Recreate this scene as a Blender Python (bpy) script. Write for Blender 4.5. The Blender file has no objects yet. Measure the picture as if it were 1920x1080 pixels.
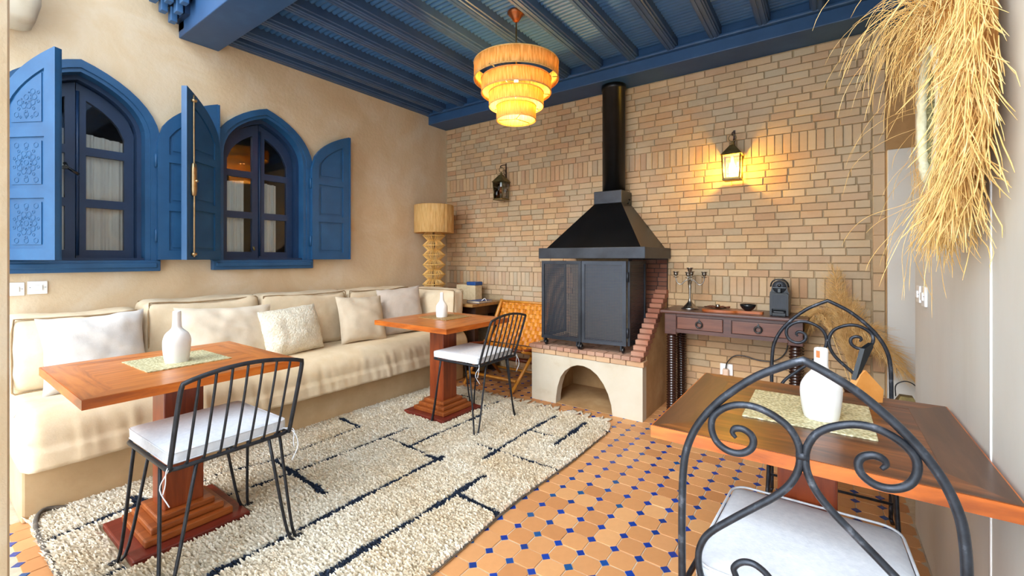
import bpy, bmesh, math, random
import numpy as np
from mathutils import Vector, Matrix, noise
from mathutils.geometry import tessellate_polygon
PI = math.pi
R = random.Random(7)
S = bpy.context.scene
COL = S.collection

# ------------------------------------------------------------------ camera, sky, sun, exposure
cam_d = bpy.data.cameras.new('camera'); cam = bpy.data.objects.new('camera', cam_d); COL.objects.link(cam)
cam.location = (0, 0, 1.26); cam.rotation_euler = (PI/2, 0, math.radians(35.588))
cam_d.sensor_width = 36; cam_d.lens = 822/1920*36; cam_d.shift_y = -55.6/1920; cam_d.clip_start = .02
S.camera = cam
W = bpy.data.worlds.new('overcast_sky'); S.world = W; W.use_nodes = True
bg = W.node_tree.nodes['Background']; bg.inputs[0].default_value = (.75, .87, 1, 1); bg.inputs[1].default_value = 2.9
sun_d = bpy.data.lights.new('hazy_sun', 'SUN'); sun = bpy.data.objects.new('hazy_sun', sun_d); COL.objects.link(sun)
sun_d.energy = 1.7; sun_d.angle = math.radians(40); sun_d.color = (1, .99, .97)
sun.rotation_euler = Vector((-.05, 1, -.60)).to_track_quat('-Z', 'Y').to_euler()
S.view_settings.view_transform = 'Standard'; S.view_settings.look = 'None'
S.view_settings.exposure = .90; S.view_settings.gamma = 1; S.view_settings.use_curve_mapping = False
try:
    S.cycles.max_bounces = 10; S.cycles.diffuse_bounces = 6; S.cycles.use_denoising = True; S.cycles.transparent_max_bounces = 12
except Exception: pass

# ------------------------------------------------------------------ materials
def lin(c): return tuple(((v/255)/12.92 if v/255 <= .04045 else ((v/255+.055)/1.055)**2.4) for v in c) + (1,)
class NT:
    def __init__(s, name):
        s.m = bpy.data.materials.new(name); s.m.use_nodes = True; s.t = s.m.node_tree; s.n = s.t.nodes
        s.b = s.n['Principled BSDF']; s.out = s.n['Material Output']
    def add(s, ty, **k):
        n = s.n.new(ty)
        for a, v in k.items():
            if a.startswith('i_'): n.inputs[a[2:].replace('_', ' ')].default_value = v
            else: setattr(n, a, v)
        return n
    def link(s, a, b): s.t.links.new(a, b)
    def ramp(s, src, stops):
        r = s.n.new('ShaderNodeValToRGB'); e = r.color_ramp.elements
        while len(e) < len(stops): e.new(.5)
        for i, (p, c) in enumerate(stops): e[i].position = p; e[i].color = lin(c)
        s.link(src, r.inputs[0]); return r.outputs[0]
    def math(s, op, a, b=None, c=None):
        n = s.n.new('ShaderNodeMath'); n.operation = op
        for i, v in enumerate((a, b, c)):
            if v is None: continue
            if isinstance(v, (int, float)): n.inputs[i].default_value = v
            else: s.link(v, n.inputs[i])
        return n.outputs[0]
    def mix(s, f, a, b, mode='MIX'):
        n = s.n.new('ShaderNodeMix'); n.data_type = 'RGBA'; n.blend_type = mode
        for sock, v in ((n.inputs[0], f), (n.inputs[6], a), (n.inputs[7], b)):
            if isinstance(v, (int, float)): sock.default_value = v
            elif isinstance(v, tuple): sock.default_value = v
            else: s.link(v, sock)
        return n.outputs[2]
    def noise(s, scale, detail=4, rough=.55, stretch=None, coord='Object', dist=0):
        tc = s.n.new('ShaderNodeTexCoord'); mp = s.n.new('ShaderNodeMapping')
        if stretch: mp.inputs['Scale'].default_value = stretch
        s.link(tc.outputs[coord], mp.inputs[0])
        n = s.n.new('ShaderNodeTexNoise'); n.inputs['Scale'].default_value = scale; n.inputs['Detail'].default_value = detail
        n.inputs['Roughness'].default_value = rough; n.inputs['Distortion'].default_value = dist
        s.link(mp.outputs[0], n.inputs['Vector']); return n.outputs[0]
    def bump(s, src, strength, dist=.01):
        b = s.n.new('ShaderNodeBump'); b.inputs['Strength'].default_value = strength; b.inputs['Distance'].default_value = dist
        s.link(src, b.inputs['Height']); s.link(b.outputs[0], s.b.inputs['Normal'])
    def set(s, color=None, rough=None, metal=None, spec=None, coat=None):
        if color is not None:
            if isinstance(color, tuple): s.b.inputs['Base Color'].default_value = color
            else: s.link(color, s.b.inputs['Base Color'])
        if rough is not None: s.b.inputs['Roughness'].default_value = rough
        if metal is not None: s.b.inputs['Metallic'].default_value = metal
        if spec is not None: s.b.inputs['Specular IOR Level'].default_value = spec
        if coat is not None: s.b.inputs['Coat Weight'].default_value = coat; s.b.inputs['Coat Roughness'].default_value = .12
        return s.m

def mk(name, stops, scale=8, rough=.6, bump=.0, metal=0, stretch=None, spec=None, detail=5, coat=None, bscale=None, bd=.01, dist=0):
    t = NT(name); n = t.noise(scale, detail, .6, stretch, dist=dist)
    if len(stops) == 1: stops = [(0, stops[0][1]), (1, stops[0][1])]
    c = t.ramp(n, stops)
    if bump:
        t.bump(t.noise(bscale, 4, .6, stretch) if bscale else n, bump, bd)
    return t.set(c, rough, metal, spec, coat)

PLASTER = mk('tan_plaster', [(.18, (198, 168, 130)), (.5, (210, 187, 154)), (.85, (222, 209, 188))], 2.4, .75, .5, detail=12, bscale=34, bd=.006, dist=.8)
PLASTER_R = mk('grey_cream_plaster', [(.25, (202, 197, 184)), (.5, (214, 212, 204)), (.8, (222, 222, 216))], 2.0, .55, .15, stretch=(1, 1, .35), detail=8, bscale=20, bd=.004)
PLASTER_W = mk('whitish_plaster', [(.25, (172, 150, 118)), (.45, (196, 186, 166)), (.8, (206, 198, 182))], 3.5, .8, .2, detail=8, bscale=30, bd=.004)
PLASTER_B = mk('brown_plaster', [(.25, (150, 112, 70)), (.55, (180, 142, 96)), (.8, (200, 168, 124))], 4, .85, .3, detail=8, bscale=24, bd=.006)
PANELWHITE = mk('white_paint', [(.3, (214, 211, 204)), (.7, (222, 219, 212))], 3, .6)
BLUE = mk('blue_paint', [(.3, (26, 72, 112)), (.55, (31, 80, 122)), (.8, (39, 90, 132))], 5, .45, .1, bscale=60, bd=.002)
BLUE_D = mk('dark_blue_paint', [(.3, (24, 46, 78)), (.6, (28, 54, 88)), (.8, (34, 62, 96))], 5, .4, .1, bscale=60, bd=.002)
BLUE_C = mk('ceiling_blue_paint', [(.3, (52, 92, 136)), (.6, (60, 102, 148)), (.8, (70, 112, 158))], 5, .5, .08, bscale=50, bd=.002)
BEAMB = mk('beam_blue_paint', [(.3, (38, 72, 112)), (.6, (44, 80, 122)), (.8, (52, 90, 134))], 5, .5, .08, bscale=50, bd=.002)
BLUE_J = mk('joist_blue_paint', [(.3, (54, 78, 112)), (.6, (62, 88, 124)), (.8, (72, 98, 136))], 5, .45)
BLACKM = mk('black_sheet_steel', [(.3, (12, 12, 13)), (.7, (22, 22, 24))], 6, .33, .05, metal=.35, bscale=14, bd=.003)
GREYM = mk('dark_grey_steel', [(.3, (45, 48, 54)), (.7, (66, 70, 78))], 5, .42, .05, metal=.6)
IRON = mk('wrought_iron', [(.3, (34, 36, 42)), (.58, (54, 58, 66)), (.75, (110, 114, 124))], 30, .36, .3, metal=.55, bscale=60, bd=.002)
IRON_T = mk('thin_iron', [(.3, (30, 31, 35)), (.7, (48, 50, 56))], 30, .45, .1, metal=.4)
WHITEC = mk('white_cotton', [(.3, (205, 209, 216)), (.7, (220, 223, 228))], 60, .9, .25, bscale=160, bd=.002)
LINEN = mk('sand_linen', [(.3, (205, 184, 152)), (.6, (216, 197, 167)), (.8, (222, 205, 178))], 9, .9, .35, bscale=130, bd=.003)
LINEN_S = mk('sand_seat_cover', [(.3, (208, 186, 150)), (.6, (220, 200, 168)), (.8, (226, 208, 180))], 7, .9, .3, bscale=120, bd=.003)
BASECLAY = mk('sofa_base_plaster', [(.25, (186, 156, 116)), (.6, (202, 174, 134)), (.85, (214, 190, 154))], 5, .8, .2, bscale=20, bd=.005)
LINEN_W = mk('pale_grey_linen', [(.3, (192, 186, 180)), (.7, (208, 202, 196))], 9, .9, .35, bscale=130, bd=.003)
LINEN_B = mk('oat_linen', [(.3, (208, 193, 170)), (.7, (220, 206, 186))], 9, .9, .35, bscale=130, bd=.003)
LINEN_T = mk('taupe_linen', [(.3, (190, 172, 148)), (.7, (204, 188, 164))], 9, .9, .35, bscale=130, bd=.003)
LINEN_G = mk('greige_linen', [(.3, (186, 172, 158)), (.7, (202, 188, 174))], 9, .9, .4, bscale=110, stretch=(3, 1, 1), bd=.003)
BOUCLE = mk('cream_boucle', [(.3, (214, 202, 176)), (.7, (238, 230, 212))], 60, .95, 1, bscale=75, bd=.012)
CREAM = mk('cream_piping', [(.3, (142, 116, 84)), (.7, (164, 138, 104))], 20, .9)
CERAMIC = mk('white_ceramic', [(.3, (220, 219, 217)), (.7, (230, 229, 227))], 10, .35, .15, bscale=18, bd=.004)
def wood(name, stops, stretch, scale=3, rough=.36, coat=.12, bump=.08):
    return mk(name, stops, scale, rough, bump, stretch=stretch, detail=8, coat=coat, bd=.003, dist=.6)
OR = [(.3, (134, 68, 20)), (.5, (182, 102, 36)), (.7, (204, 126, 54))]
WOOD_Y = wood('orange_wood_long', OR, (9, 1, 9)); WOOD_X = wood('orange_wood_cross', OR, (1, 9, 9))
RED = [(.3, (104, 40, 18)), (.55, (136, 60, 26)), (.75, (158, 78, 38))]
WOOD_R = wood('red_brown_wood', RED, (9, 9, 1)); WOOD_RB = wood('red_stained_base', [(.3, (92, 30, 22)), (.6, (118, 44, 32)), (.8, (140, 62, 44))], (9, 1, 9))
WOOD_RY = wood('red_brown_tier', [(.3, (116, 54, 20)), (.55, (150, 78, 32)), (.75, (170, 98, 46))], (9, 1, 9))
DK = [(.34, (62, 30, 12)), (.5, (96, 50, 20)), (.66, (134, 76, 34))]
WOOD_DX = wood('dark_wood_long', DK, (1, 9, 9)); WOOD_DY = wood('dark_wood_cross', [(.3, (62, 36, 24)), (.6, (86, 54, 36)), (.8, (104, 70, 48))], (9, 1, 9))
EDGE_O = wood('orange_edge_wood', [(.3, (142, 66, 14)), (.5, (184, 92, 24)), (.75, (206, 118, 40))], (1.5, 1.5, 9))
CONS = wood('console_wood', [(.3, (62, 34, 28)), (.55, (84, 50, 42)), (.8, (104, 66, 54))], (1, 9, 9), rough=.38)
DRAW = wood('drawer_wood', [(.3, (84, 44, 30)), (.55, (108, 62, 44)), (.8, (126, 78, 56))], (1, 8, 8), rough=.4)
CONSL = wood('dark_turned_wood', [(.3, (34, 18, 14)), (.7, (58, 32, 24))], (6, 6, 1), rough=.22)
HONEY = wood('honey_wood', [(.3, (176, 108, 32)), (.6, (206, 140, 52)), (.8, (220, 158, 72))], (6, 6, 1), rough=.35)
REDW = wood('reddish_rail_wood', [(.3, (96, 40, 20)), (.7, (134, 62, 34))], (1, 8, 8), rough=.35)
BRASS = mk('aged_brass', [(.3, (96, 82, 48)), (.6, (134, 118, 76)), (.85, (164, 148, 104))], 20, .42, .1, metal=.75)
GOLD = mk('bright_brass', [(.3, (180, 150, 108)), (.7, (206, 180, 140))], 14, .28, 0, metal=.9)
COPPER = mk('copper_brown', [(.3, (120, 66, 34)), (.7, (160, 96, 54))], 14, .3, 0, metal=.7)
SILVER = mk('tarnished_silver', [(.3, (120, 114, 106)), (.7, (176, 170, 160))], 16, .22, 0, metal=.95)
PLASTIC_W = mk('white_plastic', [(.3, (236, 236, 234)), (.7, (242, 242, 240))], 4, .3)
PLASTIC_B = mk('black_plastic', [(.3, (14, 17, 22)), (.7, (24, 28, 34))], 8, .38)
GLOSSB = mk('gloss_black', [(.3, (16, 18, 20)), (.7, (30, 32, 34))], 8, .15)
DARKB = mk('dark_brown', [(.3, (40, 24, 16)), (.7, (66, 40, 28))], 9, .5)
MORTAR = mk('grey_mortar', [(.3, (158, 136, 104)), (.7, (182, 160, 126))], 30, .95, .3, bscale=80, bd=.003)
GROUT = mk('pale_grout', [(.3, (176, 160, 138)), (.7, (200, 186, 164))], 25, .9)
STRAW = mk('raffia', [(.25, (190, 140, 72)), (.5, (214, 168, 98)), (.8, (232, 194, 132))], 40, .7)
STRAW_L = mk('golden_raffia', [(.25, (214, 158, 74)), (.5, (232, 184, 104)), (.8, (244, 210, 142))], 12, .65)
CREAMFIB = mk('cream_fibre', [(.3, (206, 194, 152)), (.7, (232, 224, 192))], 60, .8, .5, bscale=120, bd=.004)
OLIVE = mk('olive_woven', [(.3, (60, 56, 34)), (.5, (110, 102, 62)), (.7, (160, 150, 102))], 70, .7, .5, stretch=(1, 1, 3), bscale=90, bd=.004)
PAMPAS = mk('pampas', [(.3, (220, 172, 100)), (.7, (244, 210, 148))], 40, .9)
CURTAIN_REFL = mk('curtain_and_reflection', [(.3, (226, 228, 226)), (.7, (238, 239, 236))], 4, .9)
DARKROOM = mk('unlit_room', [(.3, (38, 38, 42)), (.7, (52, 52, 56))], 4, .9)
PAPER = mk('paper', [(.3, (200, 180, 140)), (.7, (222, 204, 168))], 30, .8)
BOOKBLUE = mk('blue_cover', [(.3, (26, 70, 132)), (.7, (34, 84, 150))], 12, .4)
COURT = mk('courtyard_paving', [(.3, (224, 220, 212)), (.7, (236, 233, 227))], 3, .8)

t = NT('window_glass')                                   # clear glass: glossy reflection over a transparent sheet
tr = t.n.new('ShaderNodeBsdfTransparent'); tr.inputs[0].default_value = (.93, .95, .96, 1)
gl = t.n.new('ShaderNodeBsdfGlossy'); gl.inputs['Roughness'].default_value = .03
fr = t.n.new('ShaderNodeFresnel'); fr.inputs[0].default_value = 1.6
mx = t.n.new('ShaderNodeMixShader'); t.link(fr.outputs[0], mx.inputs[0]); t.link(tr.outputs[0], mx.inputs[1]); t.link(gl.outputs[0], mx.inputs[2]); t.link(mx.outputs[0], t.out.inputs[0])
GLASS = t.m

def brickmat(name, stops, attr_random=True, rough=.85):
    t = NT(name)
    oi = t.n.new('ShaderNodeObjectInfo'); ge = t.n.new('ShaderNodeNewGeometry')
    r = t.math('FRACT', t.math('ADD', oi.outputs['Random'], ge.outputs['Random Per Island']))
    c = t.ramp(r, stops)
    n = t.noise(38, 6, .65); n2 = t.noise(1.3, 3, .5, coord='Object')
    c = t.mix(t.math('MULTIPLY', n, .55), c, t.mix(1.0, c, (.62, .58, .54, 1), 'MULTIPLY'))
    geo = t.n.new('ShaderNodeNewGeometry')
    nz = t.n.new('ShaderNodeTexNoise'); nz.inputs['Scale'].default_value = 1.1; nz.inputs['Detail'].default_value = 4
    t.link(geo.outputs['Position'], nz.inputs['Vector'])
    pale = t.math('MULTIPLY', t.math('SMOOTH_MIN', t.math('MAXIMUM', t.math('MULTIPLY', t.math('SUBTRACT', nz.outputs[0], .46), 4), 0), 1, .1), .5)  # greyish daylight on the bricks, put into their colour as noise patches
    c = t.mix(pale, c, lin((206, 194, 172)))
    t.bump(n, .35, .004)
    return t.set(c, rough)
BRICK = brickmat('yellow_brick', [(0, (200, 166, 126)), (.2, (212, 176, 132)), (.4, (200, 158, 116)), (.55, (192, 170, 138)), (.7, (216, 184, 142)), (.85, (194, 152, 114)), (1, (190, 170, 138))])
REDBRICK = brickmat('red_brick', [(0, (150, 92, 72)), (.3, (172, 112, 88)), (.6, (134, 80, 62)), (.8, (182, 124, 98)), (1, (160, 102, 78))])
SOOT = brickmat('sooty_red_brick', [(0, (116, 70, 52)), (.3, (136, 84, 64)), (.6, (100, 60, 46)), (.8, (146, 96, 74)), (1, (122, 78, 58))])
CLAYB = brickmat('clay_brick', [(0, (196, 148, 102)), (.4, (208, 162, 116)), (.7, (184, 134, 92)), (1, (202, 156, 112))])
def tilemat(name, stops, rough, spec=.5):
    t = NT(name)
    oi = t.n.new('ShaderNodeObjectInfo'); ge = t.n.new('ShaderNodeNewGeometry')
    r = t.math('FRACT', t.math('ADD', oi.outputs['Random'], ge.outputs['Random Per Island']))
    c = t.ramp(r, stops); n = t.noise(30, 5, .6)
    c = t.mix(t.math('MULTIPLY', n, .5), c, t.mix(1.0, c, (.70, .64, .58, 1), 'MULTIPLY'))
    return t.set(c, rough, spec=spec)
TILE = tilemat('terracotta_tile', [(0, (196, 140, 90)), (.25, (208, 152, 100)), (.5, (188, 130, 82)), (.75, (214, 162, 110)), (1, (200, 144, 96))], .55, .35)
BTILE = tilemat('cobalt_tile', [(0, (14, 50, 140)), (.4, (20, 62, 158)), (.7, (16, 54, 128)), (.9, (22, 72, 150)), (1, (20, 82, 132))], .22)

LEATH = tilemat('tan_leather_strap', [(0, (206, 124, 24)), (.3, (224, 144, 40)), (.6, (196, 112, 20)), (.8, (232, 160, 62)), (1, (214, 134, 34))], .45)
def perfmat():
    t = NT('perforated_steel'); tc = t.n.new('ShaderNodeTexCoord'); sp = t.n.new('ShaderNodeSeparateXYZ')
    t.link(tc.outputs['Object'], sp.inputs[0]); p = 1/.0125
    def cen(o): return t.math('SUBTRACT', t.math('FRACT', t.math('MULTIPLY', o, p)), .5)
    u, v = cen(t.math('ADD', sp.outputs[0], sp.outputs[1])), cen(sp.outputs[2])
    d = t.math('ADD', t.math('MULTIPLY', u, u), t.math('MULTIPLY', v, v))
    hole = t.math('LESS_THAN', d, .075)
    t.set(lin((58, 62, 70)), .36, .55)
    tr = t.n.new('ShaderNodeBsdfTransparent'); mx = t.n.new('ShaderNodeMixShader')
    t.link(hole, mx.inputs[0]); t.link(t.b.outputs[0], mx.inputs[1]); t.link(tr.outputs[0], mx.inputs[2]); t.link(mx.outputs[0], t.out.inputs[0])
    return t.m
PERF = perfmat()
def shademat(name, stops, trans=.5):
    t = NT(name); tc = t.n.new('ShaderNodeTexCoord'); sp = t.n.new('ShaderNodeSeparateXYZ'); t.link(tc.outputs['Object'], sp.inputs[0])
    at = t.n.new('ShaderNodeMath'); at.operation = 'ARCTAN2'; t.link(sp.outputs[0], at.inputs[0]); t.link(sp.outputs[1], at.inputs[1])
    cb = t.n.new('ShaderNodeCombineXYZ'); t.link(at.outputs[0], cb.inputs[0]); t.link(t.math('MULTIPLY', sp.outputs[2], .35), cb.inputs[1])
    n = t.n.new('ShaderNodeTexNoise'); n.inputs['Scale'].default_value = 26; n.inputs['Detail'].default_value = 7; t.link(cb.outputs[0], n.inputs['Vector'])
    c = t.ramp(n.outputs[0], stops); t.bump(n.outputs[0], .6, .006)
    t.set(c, .8)
    tl = t.n.new('ShaderNodeBsdfTranslucent'); t.link(c, tl.inputs[0]); mx = t.n.new('ShaderNodeMixShader'); mx.inputs[0].default_value = trans
    t.link(t.b.outputs[0], mx.inputs[1]); t.link(tl.outputs[0], mx.inputs[2]); t.link(mx.outputs[0], t.out.inputs[0])
    return t.m
SHADE = shademat('raffia_shade', [(.3, (196, 148, 66)), (.5, (228, 184, 100)), (.7, (242, 208, 136))], .36)
SHADE2 = shademat('pale_raffia_shade', [(.3, (206, 158, 88)), (.5, (228, 184, 114)), (.7, (240, 206, 144))], .25)
def matmat(name, stops):
    t = NT(name); tc = t.n.new('ShaderNodeTexCoord'); w = t.n.new('ShaderNodeTexVoronoi'); w.inputs['Scale'].default_value = 105
    t.link(tc.outputs['Object'], w.inputs['Vector']); c = t.ramp(w.outputs['Distance'], stops); t.bump(w.outputs['Distance'], .8, .004)
    return t.set(c, .5, .25)
MATW = matmat('woven_metallic_mat', [(.1, (150, 140, 100)), (.45, (190, 182, 140)), (.8, (222, 216, 180))])
MATD = matmat('brown_woven_mat', [(.1, (120, 92, 50)), (.45, (158, 126, 78)), (.8, (190, 158, 108))])
def attrmat(name, rough=.95):
    t = NT(name); a = t.n.new('ShaderNodeAttribute'); a.attribute_name = 'Col'; return t.set(a.outputs['Color'], rough)
PILE = attrmat('wool_pile')
def emit(name, c, s):
    t = NT(name); t.set(lin(c), .4); t.b.inputs['Emission Color'].default_value = lin(c); t.b.inputs['Emission Strength'].default_value = s; return t.m
BULB = emit('lit_bulb', (255, 206, 110), 30)

# ------------------------------------------------------------------ mesh helpers
class MB:
    def __init__(s): s.v = []; s.f = []; s.sm = []
    def add(s, vs, fs, smooth=False):
        o = len(s.v); s.v += [tuple(p) for p in vs]; s.f += [tuple(i+o for i in f) for f in fs]; s.sm += [smooth]*len(fs); return s
    def box(s, x0, x1, y0, y1, z0, z1, b=0):
        if b:
            return s.rbox((x0+x1)/2, (y0+y1)/2, (z0+z1)/2, (x1-x0)/2, (y1-y0)/2, (z1-z0)/2, b)
        v = [(x, y, z) for x in (x0, x1) for y in (y0, y1) for z in (z0, z1)]
        return s.add(v, [(0, 1, 3, 2), (4, 6, 7, 5), (0, 4, 5, 1), (2, 3, 7, 6), (0, 2, 6, 4), (1, 5, 7, 3)])
    def rbox(s, cx, cy, cz, hx, hy, hz, r, n=2):          # box with chamfered or rounded edges
        bm = bmesh.new(); bmesh.ops.create_cube(bm, size=2)
        for v in bm.verts: v.co = Vector((v.co.x*hx, v.co.y*hy, v.co.z*hz))
        bmesh.ops.bevel(bm, geom=bm.edges[:], offset=r, segments=n, affect='EDGES', profile=.5)
        bm.verts.index_update()
        s.add([(v.co.x+cx, v.co.y+cy, v.co.z+cz) for v in bm.verts], [[v.index for v in f.verts] for f in bm.faces]); bm.free(); return s
    def tube(s, pts, r, n=8, closed=False, cap=True):
        P = [Vector(p) for p in pts]; k = len(P); rs = r if isinstance(r, (list, tuple)) else [r]*k
        vs = []; up = None
        for i in range(k):
            a = P[(i-1) % k] if (closed or i > 0) else P[0]; b = P[(i+1) % k] if (closed or i < k-1) else P[-1]
            d = (b-a); d = d.normalized() if d.length > 1e-9 else Vector((0, 0, 1))
            if up is None: up = Vector((0, 0, 1)) if abs(d.z) < .9 else Vector((1, 0, 0))
            sx = d.cross(up); sx = sx.normalized() if sx.length > 1e-6 else d.orthogonal().normalized()
            up = sx.cross(d).normalized()
            vs += [P[i]+(sx*math.cos(2*PI*j/n)+up*math.sin(2*PI*j/n))*rs[i] for j in range(n)]
        fs = []
        for i in range(k if closed else k-1):
            i2 = (i+1) % k
            fs += [(i*n+j, i*n+(j+1) % n, i2*n+(j+1) % n, i2*n+j) for j in range(n)]
        if cap and not closed: fs += [tuple(range(n))[::-1], tuple(range((k-1)*n, k*n))]
        return s.add(vs, fs, True)
    def lathe(s, prof, c=(0, 0, 0), n=28, jit=0, seed=0, sx=1, sy=1):
        rr = random.Random(seed); J = [1+rr.uniform(-jit, jit) for _ in range(n)]
        vs = [(c[0]+r*J[j]*math.cos(2*PI*j/n)*sx, c[1]+r*J[j]*math.sin(2*PI*j/n)*sy, c[2]+z) for r, z in prof for j in range(n)]
        fs = [(i*n+j, i*n+(j+1) % n, (i+1)*n+(j+1) % n, (i+1)*n+j) for i in range(len(prof)-1) for j in range(n)]
        if prof[0][0] > 1e-6: fs.append(tuple(range(n))[::-1])
        if prof[-1][0] > 1e-6: fs.append(tuple(range((len(prof)-1)*n, len(prof)*n)))
        return s.add(vs, fs, True)
    def plate(s, outline, holes, t0, t1, f):               # flat plate with holes, extruded t0..t1, mapped by f(u, v, t)
        loops = [outline]+list(holes); flat = [p for l in loops for p in l]
        tri = tessellate_polygon([[Vector((p[0], p[1], 0)) for p in l] for l in loops]); n = len(flat)
        vs = [f(u, v, t0) for u, v in flat]+[f(u, v, t1) for u, v in flat]
        fs = [tuple(t) for t in tri]+[tuple(i+n for i in t)[::-1] for t in tri]; o = 0
        for l in loops:
            m = len(l); fs += [(o+i, o+(i+1) % m, o+(i+1) % m+n, o+i+n) for i in range(m)]; o += m
        return s.add(vs, fs)
    def strip(s, A, B, closed=False, smooth=False):
        n = len(A); fs = [(i, (i+1) % n, n+(i+1) % n, n+i) for i in range(n if closed else n-1)]
        return s.add(list(A)+list(B), fs, smooth)
    def cushion(s, hx, hy, hz, r, n=10, bulge=(0, 0, 0), wr=0, seed=0, f=None, freq=6):
        idx = {}; vs = []; fs = []
        def vert(p):
            k = tuple(round(c, 5) for c in p)
            if k in idx: return idx[k]
            u, v, w = p; H = (hx, hy, hz)
            core = Vector([max(-(H[i]-r), min(H[i]-r, p[i]*H[i])) for i in range(3)])
            d = Vector([p[i]*H[i] for i in range(3)])-core
            q = core+(d.normalized()*r if d.length > 1e-9 else Vector())
            q.x += (1 if u > 0 else -1)*bulge[0]*max(0, (1-v*v))*max(0, 1-w*w)*abs(u)
            q.y += (1 if v > 0 else -1)*bulge[1]*max(0, (1-u*u))*max(0, 1-w*w)*abs(v)
            q.z += (1 if w > 0 else -1)*bulge[2]*max(0, (1-u*u))*max(0, 1-v*v)*abs(w)
            if wr:
                nv = noise.noise(Vector((q.x*freq+seed*7.1, q.y*freq+seed*3.3, q.z*freq)))+.5*noise.noise(Vector((q.x*freq*2.7+seed, q.y*freq*2.7, q.z*freq*2.7)))
                q += Vector((u*abs(u)**3, v*abs(v)**3, w*abs(w)**3))*nv*wr
            idx[k] = len(vs); vs.append(f(q) if f else q); return idx[k]
        for ax in range(3):
            for sg in (-1, 1):
                for i in range(n):
                    for j in range(n):
                        q = []
                        for a, b in ((i, j), (i+1, j), (i+1, j+1), (i, j+1)):
                            p = [0, 0, 0]; p[ax] = sg; p[(ax+1) % 3] = -1+2*a/n; p[(ax+2) % 3] = -1+2*b/n; q.append(vert(tuple(p)))
                        fs.append(tuple(q) if sg > 0 else tuple(q[::-1]))
        return s.add(vs, fs, True)
    def pillow(s, w, h, T, f, seed=0, n=22, wr=.012, pinch=.06, sag=0):    # knife-edge pillow in (u right, v up, t thickness)
        vs = []; fs = []
        for side in (1, -1):
            o = len(vs)
            for j in range(n+1):
                for i in range(n+1):
                    a, b = -1+2*i/n, -1+2*j/n
                    k = max(0, (1-abs(a)**2.6))*max(0, (1-abs(b)**2.6)); th = T*k**.55
                    x = a*w/2*(1-pinch*(1-a*a)*0-pinch*(1-b*b)*abs(a)); y = b*h/2*(1-pinch*(1-a*a)*abs(b)*1.0)
                    nz = noise.noise(Vector((x*7+seed*5, y*7+seed, side*2.)))+.6*noise.noise(Vector((x*17+seed, y*13, side)))
                    fold = math.sin((x*.8+y*1.1)*38+seed+4*noise.noise(Vector((x*4, y*4, seed))))*.35
                    th += wr*(.55*nz+.9*fold)*min(1, k*3); y -= sag*(1-a*a)*max(0, b)
                    x += .006*noise.noise(Vector((b*3, seed, a))); y += .007*noise.noise(Vector((a*3+seed, 5, b)))
                    vs.append(f(x, y, side*th))
            for j in range(n):
                for i in range(n):
                    q = (o+j*(n+1)+i, o+j*(n+1)+i+1, o+(j+1)*(n+1)+i+1, o+(j+1)*(n+1)+i); fs.append(q if side > 0 else q[::-1])
        return s.add(vs, fs, True)
    def build(s, name, mat, parent=None, loc=None, kind=None, label=None, cat=None, group=None, cols=None):
        me = bpy.data.meshes.new(name)
        off = Vector(loc) if loc is not None else Vector((0, 0, 0))
        if parent is not None: off = origin(parent)
        me.from_pydata([tuple(Vector(p)-off) for p in s.v] if off.length else s.v, [], s.f)
        me.polygons.foreach_set('use_smooth', s.sm)
        if cols is not None:
            a = me.color_attributes.new('Col', 'FLOAT_COLOR', 'POINT'); a.data.foreach_set('color', np.asarray(cols, dtype=np.float32).ravel())
        me.materials.append(mat); me.update()
        o = bpy.data.objects.new(name, me); COL.objects.link(o)
        if parent is not None: o.parent = parent
        else: o.location = off
        return tag(o, label, cat, group, kind)
def origin(p):
    v = Vector((0, 0, 0))
    while p is not None: v += Vector(p.location); p = p.parent
    return v
def tag(o, label=None, cat=None, group=None, kind=None):
    if label: o['label'] = label
    if cat: o['category'] = cat
    if group: o['group'] = group
    if kind: o['kind'] = kind
    return o
def thing(name, loc, label, cat, group=None, kind=None):
    o = bpy.data.objects.new(name, None); o.empty_display_size = .1; COL.objects.link(o); o.location = loc
    return tag(o, label, cat, group, kind)
def copy_tree(o, parent=None):
    c = o.copy(); COL.objects.link(c); c.parent = parent
    for ch in list(o.children): copy_tree(ch, c)
    return c
def cat(pts, n=6, closed=False):                          # Catmull-Rom curve through points
    P = [Vector(p) for p in pts]; k = len(P); out = []
    for i in range(k if closed else k-1):
        p0 = P[(i-1) % k] if closed or i else P[0]*2-P[1]; p1 = P[i]; p2 = P[(i+1) % k]
        p3 = P[(i+2) % k] if closed or i+2 < k else P[-1]*2-P[-2]
        for j in range(n):
            t = j/n
            out.append(.5*((2*p1)+(p2-p0)*t+(2*p0-5*p1+4*p2-p3)*t*t+(3*p1-p0-3*p2+p3)*t**3))
    if not closed: out.append(P[-1])
    return out
XL, YB, XR, ZC = -3.885, 4.0, .345, 2.94

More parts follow.
